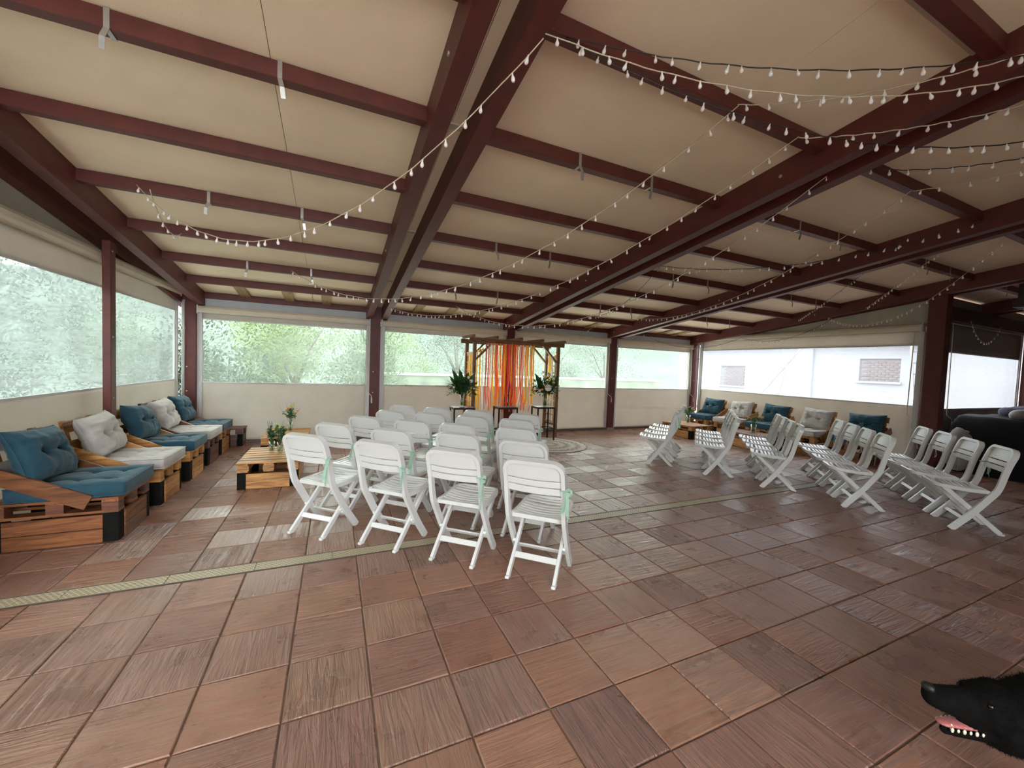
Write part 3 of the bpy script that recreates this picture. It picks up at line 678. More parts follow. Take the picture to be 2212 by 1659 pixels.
def ribbon_part(seed):
    r = random.Random(seed); b = MB(); x = .205; z0 = .66; y0 = .0
    s = ST-.19; p, n = prof(s)
    b.tube([(x-.017, p.y-.03, p.z), (x-.017, p.y+.03, p.z+.004), (x+.017, p.y+.03, p.z), (x+.017, p.y-.03, p.z+.003), (x-.017, p.y-.03, p.z)], .006, 5)
    for k in range(2):
        L = r.uniform(.12, .23); dx = r.uniform(.0, .06) if k else r.uniform(-.035, .02); tw = r.uniform(-.6, .6)
        pts = [Vector((x+.012+dx*t+.012*sin(t*4+k), p.y-.034-.03*k*t*r.uniform(.5, 1.2)-.01*sin(3*t), p.z-L*t)) for t in [q/7 for q in range(8)]]
        b.strip(pts, .023, (cos(tw), sin(tw), 0))
    loop = [Vector((x+.015+.05*sin(a)*r.uniform(.9, 1.1), p.y-.035-.02*sin(a), p.z+.018*sin(2*a)+.006)) for a in [pi*q/8 for q in range(9)]]
    b.strip(loop, .022, (0, .4, 1)); return b
chair_src = None
def make_chair():
    t = empty('folding_chair', (0, 0, 0), cat='chair')
    for nm, b, m, bv in chair_parts():
        o = b.build(nm, M[m], t)
        if bv: bevel(o, bv, 2)
    return t
# bake bevels into meshes once, so that copies share plain mesh data
def bake(o):
    for c in [o]+list(o.children_recursive):
        if c.type == 'MESH' and c.modifiers:
            dg = bpy.context.evaluated_depsgraph_get(); me = bpy.data.meshes.new_from_object(c.evaluated_get(dg)); c.modifiers.clear(); c.data = me
chair_src = make_chair(); bpy.context.view_layer.update(); bake(chair_src)
rib_me = [ribbon_part(k).mesh('ribbon', M['ribbon']) for k in range(5)]
LROW = [[(-.22, 3.65), (.315, 3.235), (.803, 2.79), (1.243, 2.347)], [(0, 4.22), (.485, 3.78), (1.03, 3.45), (1.48, 3.0)], [(.32, 4.71), (.775, 4.33), (1.19, 4.0), (1.705, 3.64)],
        [(.66, 5.21), (1.105, 4.94), (1.54, 4.57), (1.98, 4.22)], [(.91, 5.83), (1.34, 5.52), (1.81, 5.13), (2.32, 4.70)]]
ordn = ['first', 'second', 'third', 'fourth', 'fifth']
spots = []
for r, row in enumerate(LROW):
    for c, (x, y) in enumerate(row):
        a = 46.8+random.Random(r*7+c).uniform(-1.5, 1.5)
        spots.append((x+.04*cos(RAD(a)), y+.04*sin(RAD(a)), a, 'white folding chair, left block, %s row from camera, %s' % (ordn[r], ['leftmost', 'second from left', 'third from left', 'rightmost'][c]), 'white folding chairs of the left block', True))
RB = [((5.04, 4.74), (.375, .29), 132), ((5.43, 3.97), (.35, .295), 133), ((5.67, 3.23), (.355, .315), 128), ((5.87, 2.40), (.395, .345), 130), ((6.21, 1.59), (.44, .355), 127)]
for r, (p0, st, a) in enumerate(RB):
    for c in range(4):
        spots.append((p0[0]+.03+st[0]*c, p0[1]+.015+st[1]*c, a+random.Random(r*9+c).uniform(-1.5, 1.5), 'white folding chair, right block, %s row from arch, %s' % (ordn[r], ['nearest the camera', 'second from the camera', 'third from the camera', 'farthest from the camera'][c]), 'white folding chairs of the right block', True))
for i, (x, y, a, lb, gp, rb) in enumerate(spots):
    o = chair_src if i == 0 else dup(chair_src)
    o.location = (x, y, 0); o.rotation_euler = (0, 0, RAD(a-90)); tag(o, lb, 'chair', gp)
for i, o in enumerate([q for q in COL.objects if q.type == 'EMPTY' and q.name.startswith('folding_chair')]):
    rb = bpy.data.objects.new('ribbon', rib_me[i % 5]); COL.objects.link(rb); rb.parent = o; rb['label'] = 'mint green ribbon tied to the back'

# ================================================================== PALLET LOUNGERS, CUSHIONS, TABLES
def lounger(loc, rz, wx, wy, label, wb=None, blk=None, group='pallet loungers'):
    t = empty('pallet_lounger', loc, rz, label, 'lounger', group); wx, wy = M[wx], M[wy]; D = .73; Wd = .285
    for sx in (.045, D-.045):
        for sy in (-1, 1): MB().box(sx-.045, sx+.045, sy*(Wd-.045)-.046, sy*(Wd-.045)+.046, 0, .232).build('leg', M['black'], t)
    for sy in (-1, 1):
        for z in (.004, .115): MB().box(.09, D-.09, sy*Wd-.012, sy*Wd+.012, z, z+.106).build('side_board', wx, t)
    for z in (.004, .115): MB().box(D-.012, D+.012, -Wd+.09, Wd-.09, z, z+.106).build('front_board', wy, t)
    for y in (-.235, 0, .235): MB().box(0, D, y-.05, y+.05, .232, .252).build('bottom_runner', wx, t)
    for x in (.05, D/2, D-.05):
        for y in (-.24, 0, .24): MB().box(x-.05, x+.05, y-.045, y+.045, .252, .318).build('block', blk or wx, t)
        MB().box(x-.05, x+.05, -Wd, Wd, .318, .336).build('cross_board', wy, t)
    for k in range(5):
        y = -.24+.12*k; MB().box(0, D, y-.045, y+.045, .336, .354).build('deck_board', wx, t)
    # backrest leaning on the wall
    a = Vector((.12, 0, .36)); b = Vector((.012, 0, .865)); d = (b-a).normalized(); n = Vector((d.z, 0, -d.x))
    for sy in (-.22, .22): MB().bar(a+Vector((0, sy, 0))-n*.02, b+Vector((0, sy, 0))-n*.02-d*.02, .05, .03, n).build('back_stile', wx, t)
    for u in (.03, .20, .385): MB().bar(a+d*(u+.05)+Vector((0, -Wd, 0)), a+d*(u+.05)+Vector((0, Wd, 0)), .105, .022, n).build('back_board', wb or wy, t)
    for sy in (-1, 1): MB().bar((.0, sy*(Wd+.024), .605), (.565, sy*(Wd+.024), .330), .022, .112, (0, 0, 1)).build('arm_board', wx, t)
    return t
def cushion_mesh(Lx, Ly, T, tufts, boxed, seed, nx=34, ny=34):
    b = MB(); b.sm = True; r = random.Random(seed); ph = r.uniform(0, 50); vs = []
    def P(u, v, sgn):
        if boxed:
            e = (1-abs(u)**8)*(1-abs(v)**8); h = T/2*(.72+.28*sqrt(max(0, e))); x = u*Lx/2; y = v*Ly/2
            x *= 1-.02*abs(v)**6; y *= 1-.02*abs(u)**6
        else:
            e = max(0, (1-abs(u)**2.6)*(1-abs(v)**2.6)); h = T/2*e**.5
            x = u*Lx/2*(1-.07*(1-v*v)); y = v*Ly/2*(1-.09*(1-u*u))
        dd = 0
        for tx, ty in tufts: dd += .95*exp(-sqrt(((x-tx*Lx)**2+(y-ty*Ly)**2))/.034)
        for i, (ax, ay) in enumerate(tufts):
            for (bx, by) in tufts[i+1:]:
                ax_, ay_, bx_, by_ = ax*Lx, ay*Ly, bx*Lx, by*Ly; l2 = (bx_-ax_)**2+(by_-ay_)**2
                if l2 > (.30)**2: continue
                t = max(0, min(1, ((x-ax_)*(bx_-ax_)+(y-ay_)*(by_-ay_))/l2)); q = (x-ax_-t*(bx_-ax_))**2+(y-ay_-t*(by_-ay_))**2
                dd += .30*exp(-q/(.02**2))
            # creases running to the rim
            ang = math.atan2(ay, ax); q = abs(-(x-ax*Lx)*sin(ang)+(y-ay*Ly)*cos(ang)); al = (x-ax*Lx)*cos(ang)+(y-ay*Ly)*sin(ang)
            if al > 0: dd += .36*exp(-(q/.018)**2)*exp(-al/.10)
        h *= max(.18, 1-dd*.75)
        h += T*(.06*mnoise.noise(Vector((x*8+ph, y*8, sgn)))+(0 if boxed else .05*mnoise.noise(Vector((x*22, y*5+ph, sgn)))+.05*mnoise.noise(Vector((x*5, y*20+ph, sgn)))))*min(1, e*3)
        return Vector((x, y, sgn*h))
    for sgn in (1, -1):
        for j in range(ny+1):
            for i in range(nx+1):
                u = -1+2*i/nx; v = -1+2*j/ny; vs.append(P(u, v, sgn))
    n1 = (nx+1)*(ny+1); fs = []
    for j in range(ny):
        for i in range(nx):
            a = j*(nx+1)+i; fs.append((a, a+1, a+nx+2, a+nx+1)); fs.append((n1+a, n1+a+nx+1, n1+a+nx+2, n1+a+1))
    loop = [i for i in range(nx+1)]+[j*(nx+1)+nx for j in range(1, ny+1)]+[ny*(nx+1)+i for i in range(nx-1, -1, -1)]+[j*(nx+1) for j in range(ny-1, 0, -1)]
    m = len(loop)
    for k in range(m): a, c = loop[k], loop[(k+1) % m]; fs.append((a, n1+a, n1+c, c))
    b.add(vs, fs); return b, [vs[i] for i in loop], [vs[n1+i] for i in loop]
SEAT = [cushion_mesh(.68, .60, .135, [(-.28, -.22), (-.28, .22), (.02, -.22), (.02, .22), (.3, -.22), (.3, .22)], True, s) for s in (1, 2)]
BACK = [cushion_mesh(.42, .57, .24, [(.0, -.16), (.0, .16)], False, s, 48, 48) for s in (3, 4, 5)]
def seat_cushion(lt, m, label, k):
    t = empty('seat_cushion', lt.matrix_world @ Vector((.43, 0, .354+.062)), lt.rotation_euler.z+random.Random(k).uniform(-.02, .02), label, 'cushion', 'seat cushions on the loungers')
    b, tp, bt = SEAT[k % 2]; b.build('pad', M[m], t, True)
    q = MB(); q.sm = True; q.tube(tp+tp[:1], .005, 5, False); q.build('piping', M[m], t)
    q = MB(); q.sm = True; q.tube(bt+bt[:1], .004, 5, False); q.build('piping', M[m], t)
    q = MB()
    for tx, ty in [(-.28, -.22), (-.28, .22), (.02, -.22), (.02, .22), (.3, -.22), (.3, .22)]: q.ball((tx*.64, ty*.575, .03), .009, 6, 4, (1, 1, .5))
    tag(q.build('tufting_buttons', M[m], t)); return t
def back_cushion(lt, m, label, k, roll=0, dy=0):
    t = empty('back_cushion', (0, 0, 0), 0, label, 'cushion', 'back cushions on the loungers')
    d = Vector((-.40, 0, 1)).normalized(); n = Vector((d.z, 0, -d.x)); y = Vector((0, 1, 0))
    R = Matrix((( d.x, y.x, n.x, 0), (d.y, y.y, n.y, 0), (d.z, y.z, n.z, 0), (0, 0, 0, 1)))
    R = Matrix.Translation((.175, dy, .675)) @ R @ Matrix.Rotation(roll, 4, 'Z')
    t.matrix_world = lt.matrix_world @ R
    b, tp, bt = BACK[k % 3]; b.build('pillow', M[m], t, True)
    q = MB(); q.sm = True; q.tube(tp+tp[:1], .004, 5, False); q.build('seam', M[m], t); return t
LL = [(4.355, 'mx', 'my', 'teal', 'dark brown pallet lounger nearest the camera on the left wall', 'nearest left lounger'), (5.19, 'px', 'py', 'grey', 'honey pine pallet lounger with grey cushions beside the slim post', 'second left lounger'),
      (6.05, 'px', 'py', 'teal', 'honey pine pallet lounger with teal cushions behind the slim post', 'third left lounger'), (6.79, 'dx', 'dy', 'grey', 'dark red stained pallet lounger with grey cushions on the left', 'fourth left lounger, dark stained'), (7.44, 'px', 'py', 'teal', 'pine pallet lounger with teal cushions in the back left corner', 'lounger in the back left corner')]
cn = {'teal': 'teal', 'grey': 'light grey'}
for k, (y, wx, wy, cm, lb, on) in enumerate(LL):
    l = lounger((-2.27, y, 0), 0, wx, wy, lb, M['sack'] if k == 0 else None, M['dx'] if k == 0 else None, group='pallet loungers on the left wall'); bpy.context.view_layer.update()
    seat_cushion(l, cm, '%s tufted seat cushion on the %s' % (cn[cm], on), k)
    back_cushion(l, cm, '%s tufted back cushion on the %s' % (cn[cm], on), k, [.06, -.05, .10, -.04, .05][k], [-.02, .02, .03, 0, .03][k])
RL = [(7.22, 'teal', 'pine pallet lounger with teal cushions in the back right corner', 'lounger in the back right corner'), (6.43, 'grey', 'pine pallet lounger with grey cushions, second from the back right corner', 'second right lounger'), (5.62, 'teal', 'pine pallet lounger with teal cushions, middle of the right wall', 'middle right lounger'),
      (4.78, 'grey', 'pine pallet lounger with grey cushions, fourth on the right wall', 'fourth right lounger'), (3.96, 'teal', 'pine pallet lounger with teal cushions next to the broad column', 'right lounger next to the column')]
for k, (y, cm, lb, on) in enumerate(RL):
    l = lounger((9.22, y, 0), pi, 'px' if k < 4 else 'mx', 'py' if k < 4 else 'my', lb, group='pallet loungers on the right wall'); bpy.context.view_layer.update()
    seat_cushion(l, cm, '%s tufted seat cushion on the %s' % (cn[cm], on), k)
    back_cushion(l, cm, '%s tufted back cushion on the %s' % (cn[cm], on), k+1, [.03, -.05, .05, .06, -.04][k])
def table(loc, rz, label, wx='px', wy='py', Lx=.60, Ly=.88, H=.302):
    t = empty('pallet_table', loc, rz, label, 'table', 'pallet coffee tables'); wx, wy = M[wx], M[wy]
    for sx in (.04, Lx-.04):
        for sy in (.04, Ly-.04): MB().box(sx-.042, sx+.042, sy-.042, sy+.042, 0, .192).build('leg', M['black'], t)
    for y in (0, Ly): MB().box(.085, Lx-.085, y-.012, y+.012, .004, .175).build('side_board', wx, t)
    for x in (0, Lx): MB().box(x-.012, x+.012, .085, Ly-.085, .004, .175).build('side_board', wy, t)
    for x in (.05, Lx/2, Lx-.05): MB().box(x-.05, x+.05, 0, Ly, .192, .207).build('bottom_runner', wy, t)
    for y in (.05, Ly/2, Ly-.05):
        for x in (.055, Lx/2, Lx-.055): MB().box(x-.055, x+.055, y-.05, y+.05, .207, .268).build('block', wx, t)
    for x in (.05, Lx/2, Lx-.05): MB().box(x-.05, x+.05, 0, Ly, .268, .284).build('cross_board', wy, t)
    for k in range(7):
        y = .055+k*(Ly-.11)/6; bevel(MB().box(-.015, Lx+.015, y-.050, y+.050, .284, H).build('deck_board', wx, t), .004, 1)
    return t
table((-.97, 5.22, 0), 0, 'pine pallet coffee table with two flower vases, nearer the left chairs')
table((-.97, 6.78, 0), 0, 'pine pallet coffee table in front of the back left blind')
table((7.43, 6.44, 0), 0, 'pine pallet coffee table by the back right corner')
table((7.72, 5.05, 0), RAD(-6), 'reddish pallet coffee table in front of the right loungers', 'mx', 'py')
# small dark crate beside the corner lounger
t = empty('crate', (-1.95, 7.80, 0), label='small dark stained pallet crate in the back left corner', cat='crate')
for x in (.04, .53):
    for y in (.04, .30): MB().box(x-.035, x+.035, y-.035, y+.035, 0, .20).build('leg', M['black'], t)
MB().box(.08, .49, -.004, .016, .0, .19).build('side_board', M['dx'], t); MB().box(.55, .57, .07, .27, .0, .19).build('side_board', M['dy'], t)
for x in (.05, .285, .52):
    for y in (.05, .29): MB().box(x-.05, x+.05, y-.05, y+.05, .20, .275).build('block', M['dx'], t)
for k in range(4): MB().box(-.01, .58, .0+.087*k, .078+.087*k, .275, .295).build('deck_board', M['dx'], t)

# ================================================================== VASES AND FLOWERS
def vase_parts(t, r, h, flare=1.0, water=.6):
    b = MB(); b.sm = True
    b.lathe([(0, .004), (r*.9, .004), (r, .012), (r*.96, h*.55), (r*flare, h), (r*flare-.003, h), (r*.93, h*.55), (r*.93, .016), (0, .014)], 18).build('glass', M['glass'], t)
    b = MB(); b.sm = True; b.lathe([(0, .016), (r*.92, .016), (r*.92, h*water), (0, h*water)], 16).build('water', M['water'], t)
def flower(b, c, r, seed=0):
    rr_ = random.Random(seed); c = Vector(c)
    for k in range(3):
        for q in range(6):
            a = 2*pi*q/6+k*.5; d = Vector((cos(a), sin(a), .25+.5*k)); b.leaf(c, d, r*(1-.2*k), r*.75, (0, 0, 1), -.25)
    b.ball(c+Vector((0, 0, r*.2)), r*.3, 7, 4)
def bouquet(loc, label, seed, r=.034, h=.135, spread=.11, height=.26, nl=70, leafs=('lfg', 'lfm'), blooms=(('yel', 3, .03), ('org', 1, .03)), lean=(0, 0)):
    t = empty('flower_vase', loc, random.Random(seed).uniform(0, 6), label, 'vase', 'small flower vases on the tables'); vase_parts(t, r, h, 1.05)
    R = random.Random(seed); st = MB(); st.sm = True; ends = []
    for k in range(11):
        a = R.uniform(0, 2*pi); q = R.uniform(.2, 1)
        e = Vector((cos(a)*spread*q+lean[0], sin(a)*spread*q+lean[1], h+height*(1-.45*q)*R.uniform(.75, 1)))
        st.tube([(-cos(a)*r*.5, -sin(a)*r*.5, .02), (cos(a)*r*.4, sin(a)*r*.4, h), e*.75+Vector((0, 0, h*.25)), e], .0022, 4); ends.append(e)
    st.build('stems', M['stem'], t)
    for li, lm in enumerate(leafs):
        b = MB()
        for k in range(nl):
            e = R.choice(ends); u = R.uniform(.35, 1.05); p = Vector((e.x*u, e.y*u, h+(e.z-h)*u))
            d = Vector((R.gauss(0, 1), R.gauss(0, 1), R.gauss(.4, .7))); b.leaf(p, d, R.uniform(.03, .062), R.uniform(.014, .03), (R.gauss(0, .5), R.gauss(0, .5), 1))
        tag(b.build('leaves', M[lm], t), kind='stuff')
    i = 0
    for bm, n, br in blooms:
        for k in range(n):
            e = ends[i % len(ends)]; i += 1; b = MB(); flower(b, e+Vector((0, 0, .01)), br*R.uniform(.85, 1.2), i); b.build('blossom', M[bm], t)
    b = MB()
    for k in range(14):
        e = R.choice(ends); d = Vector((e.x, e.y, .12)).normalized()*R.uniform(.04, .09); b.tube([e, e+d*.6, e+d+Vector((0, 0, .02))], .0012, 3)
    b.build('sprigs', M['lfg'], t); return t
bouquet((-.706, 5.77, .302), 'small glass vase of dark greenery on the nearer left table', 21, leafs=('lfg', 'lfd'), blooms=(('lime', 1, .02),), height=.2, spread=.10)
bouquet((-.61, 5.70, .302), 'small glass vase with a pale yellow flower on the nearer left table', 22, leafs=('lfg', 'lfm'), blooms=(('lime', 3, .034), ('yel', 2, .026)), height=.27, spread=.08)
bouquet((-.64, 7.32, .302), 'glass vase with orange blooms on the back left table', 23, leafs=('lfg', 'lfm'), blooms=(('org', 4, .036), ('yel', 3, .03)), height=.29, spread=.15, h=.15)
bouquet((7.85, 6.92, .302), 'glass vase with yellow blooms on the back right table', 24, leafs=('lfm', 'lfm'), blooms=(('yel', 5, .034), ('wht', 2, .03)), height=.25, spread=.15, h=.19, r=.045)
bouquet((8.17, 5.50, .302), 'glass jar with orange and yellow blooms on the reddish right table', 25, leafs=('lfm', 'lfg'), blooms=(('org', 4, .036), ('yel', 3, .034)), height=.26, spread=.18, h=.17, r=.055)

# stools with the two large arrangements
def stool(x, y, label, w=.42, d=.30, H=.70):
    t = empty('pedestal_stool', (x, y, 0), 0, label, 'stool', 'black pedestal stools in front of the arch')
    for k in range(3): MB().box(-w/2, w/2, -d/2+k*d/3+.001, -d/2+(k+1)*d/3-.001, H-.022, H).build('top_board', M['stop'], t)
    for sx in (-1, 1):
        for sy in (-1, 1): MB().box(sx*(w/2-.014)-.0125, sx*(w/2-.014)+.0125, sy*(d/2-.014)-.0125, sy*(d/2-.014)+.0125, 0, H-.022).build('leg', M['bm'], t)
    for z in (.25, H-.03):
        for sy in (-1, 1): MB().box(-w/2+.027, w/2-.027, sy*(d/2-.014)-.008, sy*(d/2-.014)+.008, z-.009, z+.009).build('rail', M['bm'], t)
        for sx in (-1, 1): MB().box(sx*(w/2-.014)-.008, sx*(w/2-.014)+.008, -d/2+.027, d/2-.027, z-.009, z+.009).build('rail', M['bm'], t)
    return t
stool(2.235, 7.20, 'black metal stool holding the left leafy arrangement'); stool(3.13, 7.20, 'empty black metal stool under the hanging ribbons'); stool(3.99, 7.20, 'black metal stool holding the right flower arrangement')
def big_arr(x, y, label, seed, right):
    t = empty('flower_arrangement', (x, y, .70), 0, label, 'vase', 'large flower arrangements beside the arch')
    if not right:
        b = MB(); b.sm = True; b.lathe([(0, 0), (.055, 0), (.06, .012), (.04, .02), (0, .02)], 16).build('foot', M['wht'], t)
    vase_parts(t, .045 if right else .035, .26, 1.25, .75)
    R = random.Random(seed); st = MB(); st.sm = True
    for k in range(14):
        a = R.uniform(0, 2*pi); q = R.uniform(.1, .28); st.tube([(-cos(a)*.02, -sin(a)*.02, .03), (cos(a)*.03, sin(a)*.03, .26), (cos(a)*q, sin(a)*q, .40)], .004, 4)
    st.build('stems', M['stem'], t)
    big = [(-.16, -.05, .46, .12), (-.05, -.08, .44, .13), (.10, -.02, .40, .13), (.0, .1, .42, .13), (.20, -.05, .40, .10), (-.22, -.03, .36, .09), (.24, .05, .32, .10), (-.24, -.08, .24, .08), (-.12, -.16, .30, .1), (.1, -.16, .30, .1)]
    if right: big = [(.25, -.05, .44, .14), (.24, .02, .36, .13), (-.22, -.04, .44, .13), (-.15, .08, .38, .12), (.12, -.12, .4, .13)]
    for k, (dx, dy, L, w) in enumerate(big):
        b = MB(); b.sm = True; z = .28; d = Vector((dx, dy, L)).normalized(); p = Vector((dx*.2, dy*.2, z)); sd = d.cross(Vector((R.uniform(-.3, .3), -1, .2))).normalized(); n = sd.cross(d)
        N = 7; vs = []
        for i in range(N+1):
            u = i/N; ww = w*.5*sin(pi*min(1, .12+u*.88))**.8*(1 if i < N else .05); c = p+d*L*u-n*.10*u*u*(L/.6)
            vs += [c-sd*ww+n*.012, c-n*.006, c+sd*ww+n*.012]
        b.add(vs, [(3*i+q, 3*i+q+1, 3*i+q+4, 3*i+q+3) for i in range(N) for q in (0, 1)]); b.build('large_leaf', M['lfd'], t)
    for lm, n, hh in (('lfd', 150, .42), ('lfm', 60, .36), ('lfg', 90, .5 if right else .38)):
        b = MB()
        for k in range(n):
            a = R.uniform(0, 2*pi); q = R.uniform(.02, .27); z = R.uniform(.24, .24+hh)*(1-.4*q/.27)+.05; p = Vector((cos(a)*q, sin(a)*q, z))
            b.leaf(p, (cos(a)+R.gauss(0, .6), sin(a)+R.gauss(0, .6), R.gauss(.2, .6)), R.uniform(.05, .10), R.uniform(.02, .045), (R.gauss(0, .5), R.gauss(0, .5), 1))
        tag(b.build('foliage', M[lm], t), kind='stuff')
    fl_ = [('wht', -.07, -.24, .40, .095), ('wht', .12, -.1, .58, .05), ('yel', .02, -.12, .56, .045), ('yel', .1, -.15, .5, .045), ('yel', -.05, -.1, .62, .04), ('wht', -.2, -.12, .34, .04), ('org', -.16, -.16, .36, .035), ('wht', .05, -.05, .66, .05)] if right else [('wht', .13, -.12, .50, .05), ('wht', .1, -.05, .56, .04), ('wht', -.2, -.12, .38, .03), ('wht', .18, -.15, .36, .02)]
    for k, (m, dx, dy, z, r_) in enumerate(fl_):
        b = MB(); flower(b, (dx, dy, z), r_, k); b.ball((dx, dy, z), r_*.72, 9, 6); b.build('blossom', M[m], t)
    b = MB()
    for k in range(16):
        a = R.uniform(0, 2*pi); b.tube([(cos(a)*.1, sin(a)*.1, .4), (cos(a)*.26, sin(a)*.26, .42+R.uniform(-.1, .12)), (cos(a)*.36, sin(a)*.36, .52+R.uniform(-.2, .16))], .002, 3)
    b.build('sprigs', M['lfg'], t)
big_arr(2.22, 7.20, 'tall vase of broad dark leaves on the left stool', 31, False); big_arr(4.02, 7.20, 'vase with white rose and mixed greenery on the right stool', 32, True)

# ================================================================== ARCH
ar = empty('wedding_arch', (2.53, 7.47, 0), 0, 'brown wooden pergola arch with lattice sides at the back wall', 'arch')
AW, AD = 1.92, .50
for x in (0, AW):
    for y in (0, AD): bevel(MB().box(x-.032, x+.032, y-.032, y+.032, 0, 2.03).build('post', M['az'], ar), .003, 1)
for y in (-.045, AD+.045): MB().box(-.12, AW+.12, y-.014, y+.014, 1.955, 2.045).build('long_beam', M['ax'], ar)
for x in (-.07, .42, .96, 1.45, AW+.07): MB().box(x-.02, x+.02, -.17, AD+.07, 2.045, 2.10).build('cross_beam', M['ay'], ar)
for y in (0, AD):
    MB().bar((.03, y, 1.62), (.38, y, 1.975), .035, .05, (0, 1, 0)).build('brace', M['ax'], ar); MB().bar((AW-.03, y, 1.62), (AW-.38, y, 1.975), .035, .05, (0, 1, 0)).build('brace', M['ax'], ar)
for x in (0, AW):
    for k in range(10): MB().box(x-.008, x+.008, .03, AD-.03, .30+k*.155, .325+k*.155).build('lattice_strip', M['lat'], ar)
    for y in (.13, .25, .37): MB().box(x+.008, x+.018, y-.012, y+.012, .28, 1.74).build('lattice_strip', M['lat'], ar)
    MB().box(x-.012, x+.012, .03, AD-.03, 1.73, 1.77).build('lattice_rail', M['lat'], ar); MB().box(x-.02, x+.02, .03, AD-.03, .24, .28).build('lattice_rail', M['ay'], ar)
def ribbon_strip(x, y, z0, z1, w, seed, curl=.03):
    R = random.Random(seed); b = MB(); b.sm = True; N = 18; pts = []; a0 = R.uniform(0, 6); pts = []; vs = []
    for i in range(N+1):
        u = i/N; amp = curl*u*u; tw = R.uniform(-.15, .15)+.9*sin(a0+u*3)*.6
        p = Vector((x+amp*sin(a0+u*7)*.8, y+amp*cos(a0*2+u*6), z0+(z1-z0)*u)); sd = Vector((cos(tw), sin(tw), 0))*w/2; vs += [p-sd, p+sd]
    b.add(vs, [(2*i, 2*i+1, 2*i+3, 2*i+2) for i in range(N)]); return b
rc = empty('ribbon_curtain', (3.3, 7.43, 1.95), 0, 'curtain of orange, red, pink and yellow ribbons hanging from the arch', 'ribbons')
seqs = [('r_pk', 2), ('r_wh', 1), ('r_or', 1), ('r_co', 1), ('r_wh', 1), ('r_co', 1), ('r_ye', 2), ('r_co', 1), ('r_pk', 1), ('r_or', 3), ('r_ye', 1), ('r_or', 4), ('r_go', 2), ('r_re', 3), ('r_pk', 1), ('r_re', 1), ('r_go', 1), ('r_re', 2), ('r_or', 5), ('r_co', 1), ('r_wh', 1), ('r_pk', 1), ('r_co', 1), ('r_wh', 1), ('r_or', 1), ('r_ye', 1), ('r_co', 2), ('r_ye', 2), ('r_wh', 1), ('r_co', 1), ('r_ye', 1), ('r_or', 1), ('r_co', 1), ('r_ye', 1)]
lst = [c for c, n in seqs for _ in range(n)]; R = random.Random(4)
for i, c in enumerate(lst):
    x = 2.76+1.08*i/(len(lst)-1)+R.uniform(-.01, .01); o = ribbon_strip(x, 7.425+R.uniform(-.012, .012), 2.0, R.uniform(.56, .74), R.uniform(.017, .03), i, .035)
    o = cpart(o, 'ribbon', M[c], rc)
cpart(MB().tube([(2.7, 7.42, 1.995), (3.9, 7.42, 1.995)], .006, 5), 'hanging_cord', M['cablew'], rc)
for (x0, nm, side) in ((2.60, 'bundle of yellow and white ribbons tied to the left brace of the arch', 0), (4.36, 'yellow ribbons tied to the right brace of the arch', 1)):
    yb = empty('ribbon_bundle', (x0, 7.5, 1.8), 0, nm, 'ribbons')
    cols = ['r_ye', 'r_ye', 'r_ye', 'r_ye', 'r_go', 'r_wh', 'r_wh'] if not side else ['r_ye', 'r_wh', 'r_ye', 'r_go', 'r_wh']
    for k, c in enumerate(cols):
        xx = x0-.03+(.03*k if not side else .02*k); yy = (7.50 if k % 2 else 7.58)+(.0 if not side else .06*k)
        cpart(ribbon_strip(xx, yy, 1.78+.015*k, R.uniform(.45, .75) if side == 0 else R.uniform(.6, .9), R.uniform(.022, .032), 90+k+side*20, .02), 'ribbon', M[c], yb)
    b = MB(); b.ball((x0+.06, 7.47, 1.80), .022, 7, 5)
    for k in range(4): b.leaf((x0+.06, 7.465, 1.80), (cos(k*1.6+.5), -.3, sin(k*1.6+.5)), .075, .03, (0, -1, 0))
    cpart(b, 'bow', M['r_ye'], yb)
for k in range(9):
    yb = ribbon_strip(2.53+.012, 7.52+.05*k, 1.74, R.uniform(.30, .5), .024, 150+k, .012)
    if k == 0: lat = empty('lattice_ribbons', (2.53, 7.6, 1.74), 0, 'yellow ribbons hung down the left lattice of the arch', 'ribbons')
    cpart(yb, 'ribbon', M[['r_ye', 'r_ye', 'r_wh', 'r_go'][k % 4]], lat)

# rug
t = empty('round_rug', (3.86, 6.70, 0), .3, 'round pale patterned rug on the tiles in front of the arch', 'rug')
b = MB(); b.sm = True; b.lathe([(0, .007), (.70, .007), (.745, .005), (.75, .001), (0, .001)], 64).build('pile', M['rug'], t)
b = MB(); b.sm = True; b.tube([(.748*cos(a), .748*sin(a), .006) for a in [2*pi*k/64 for k in range(65)]], .006, 5, False).build('binding', M['sack'], t)

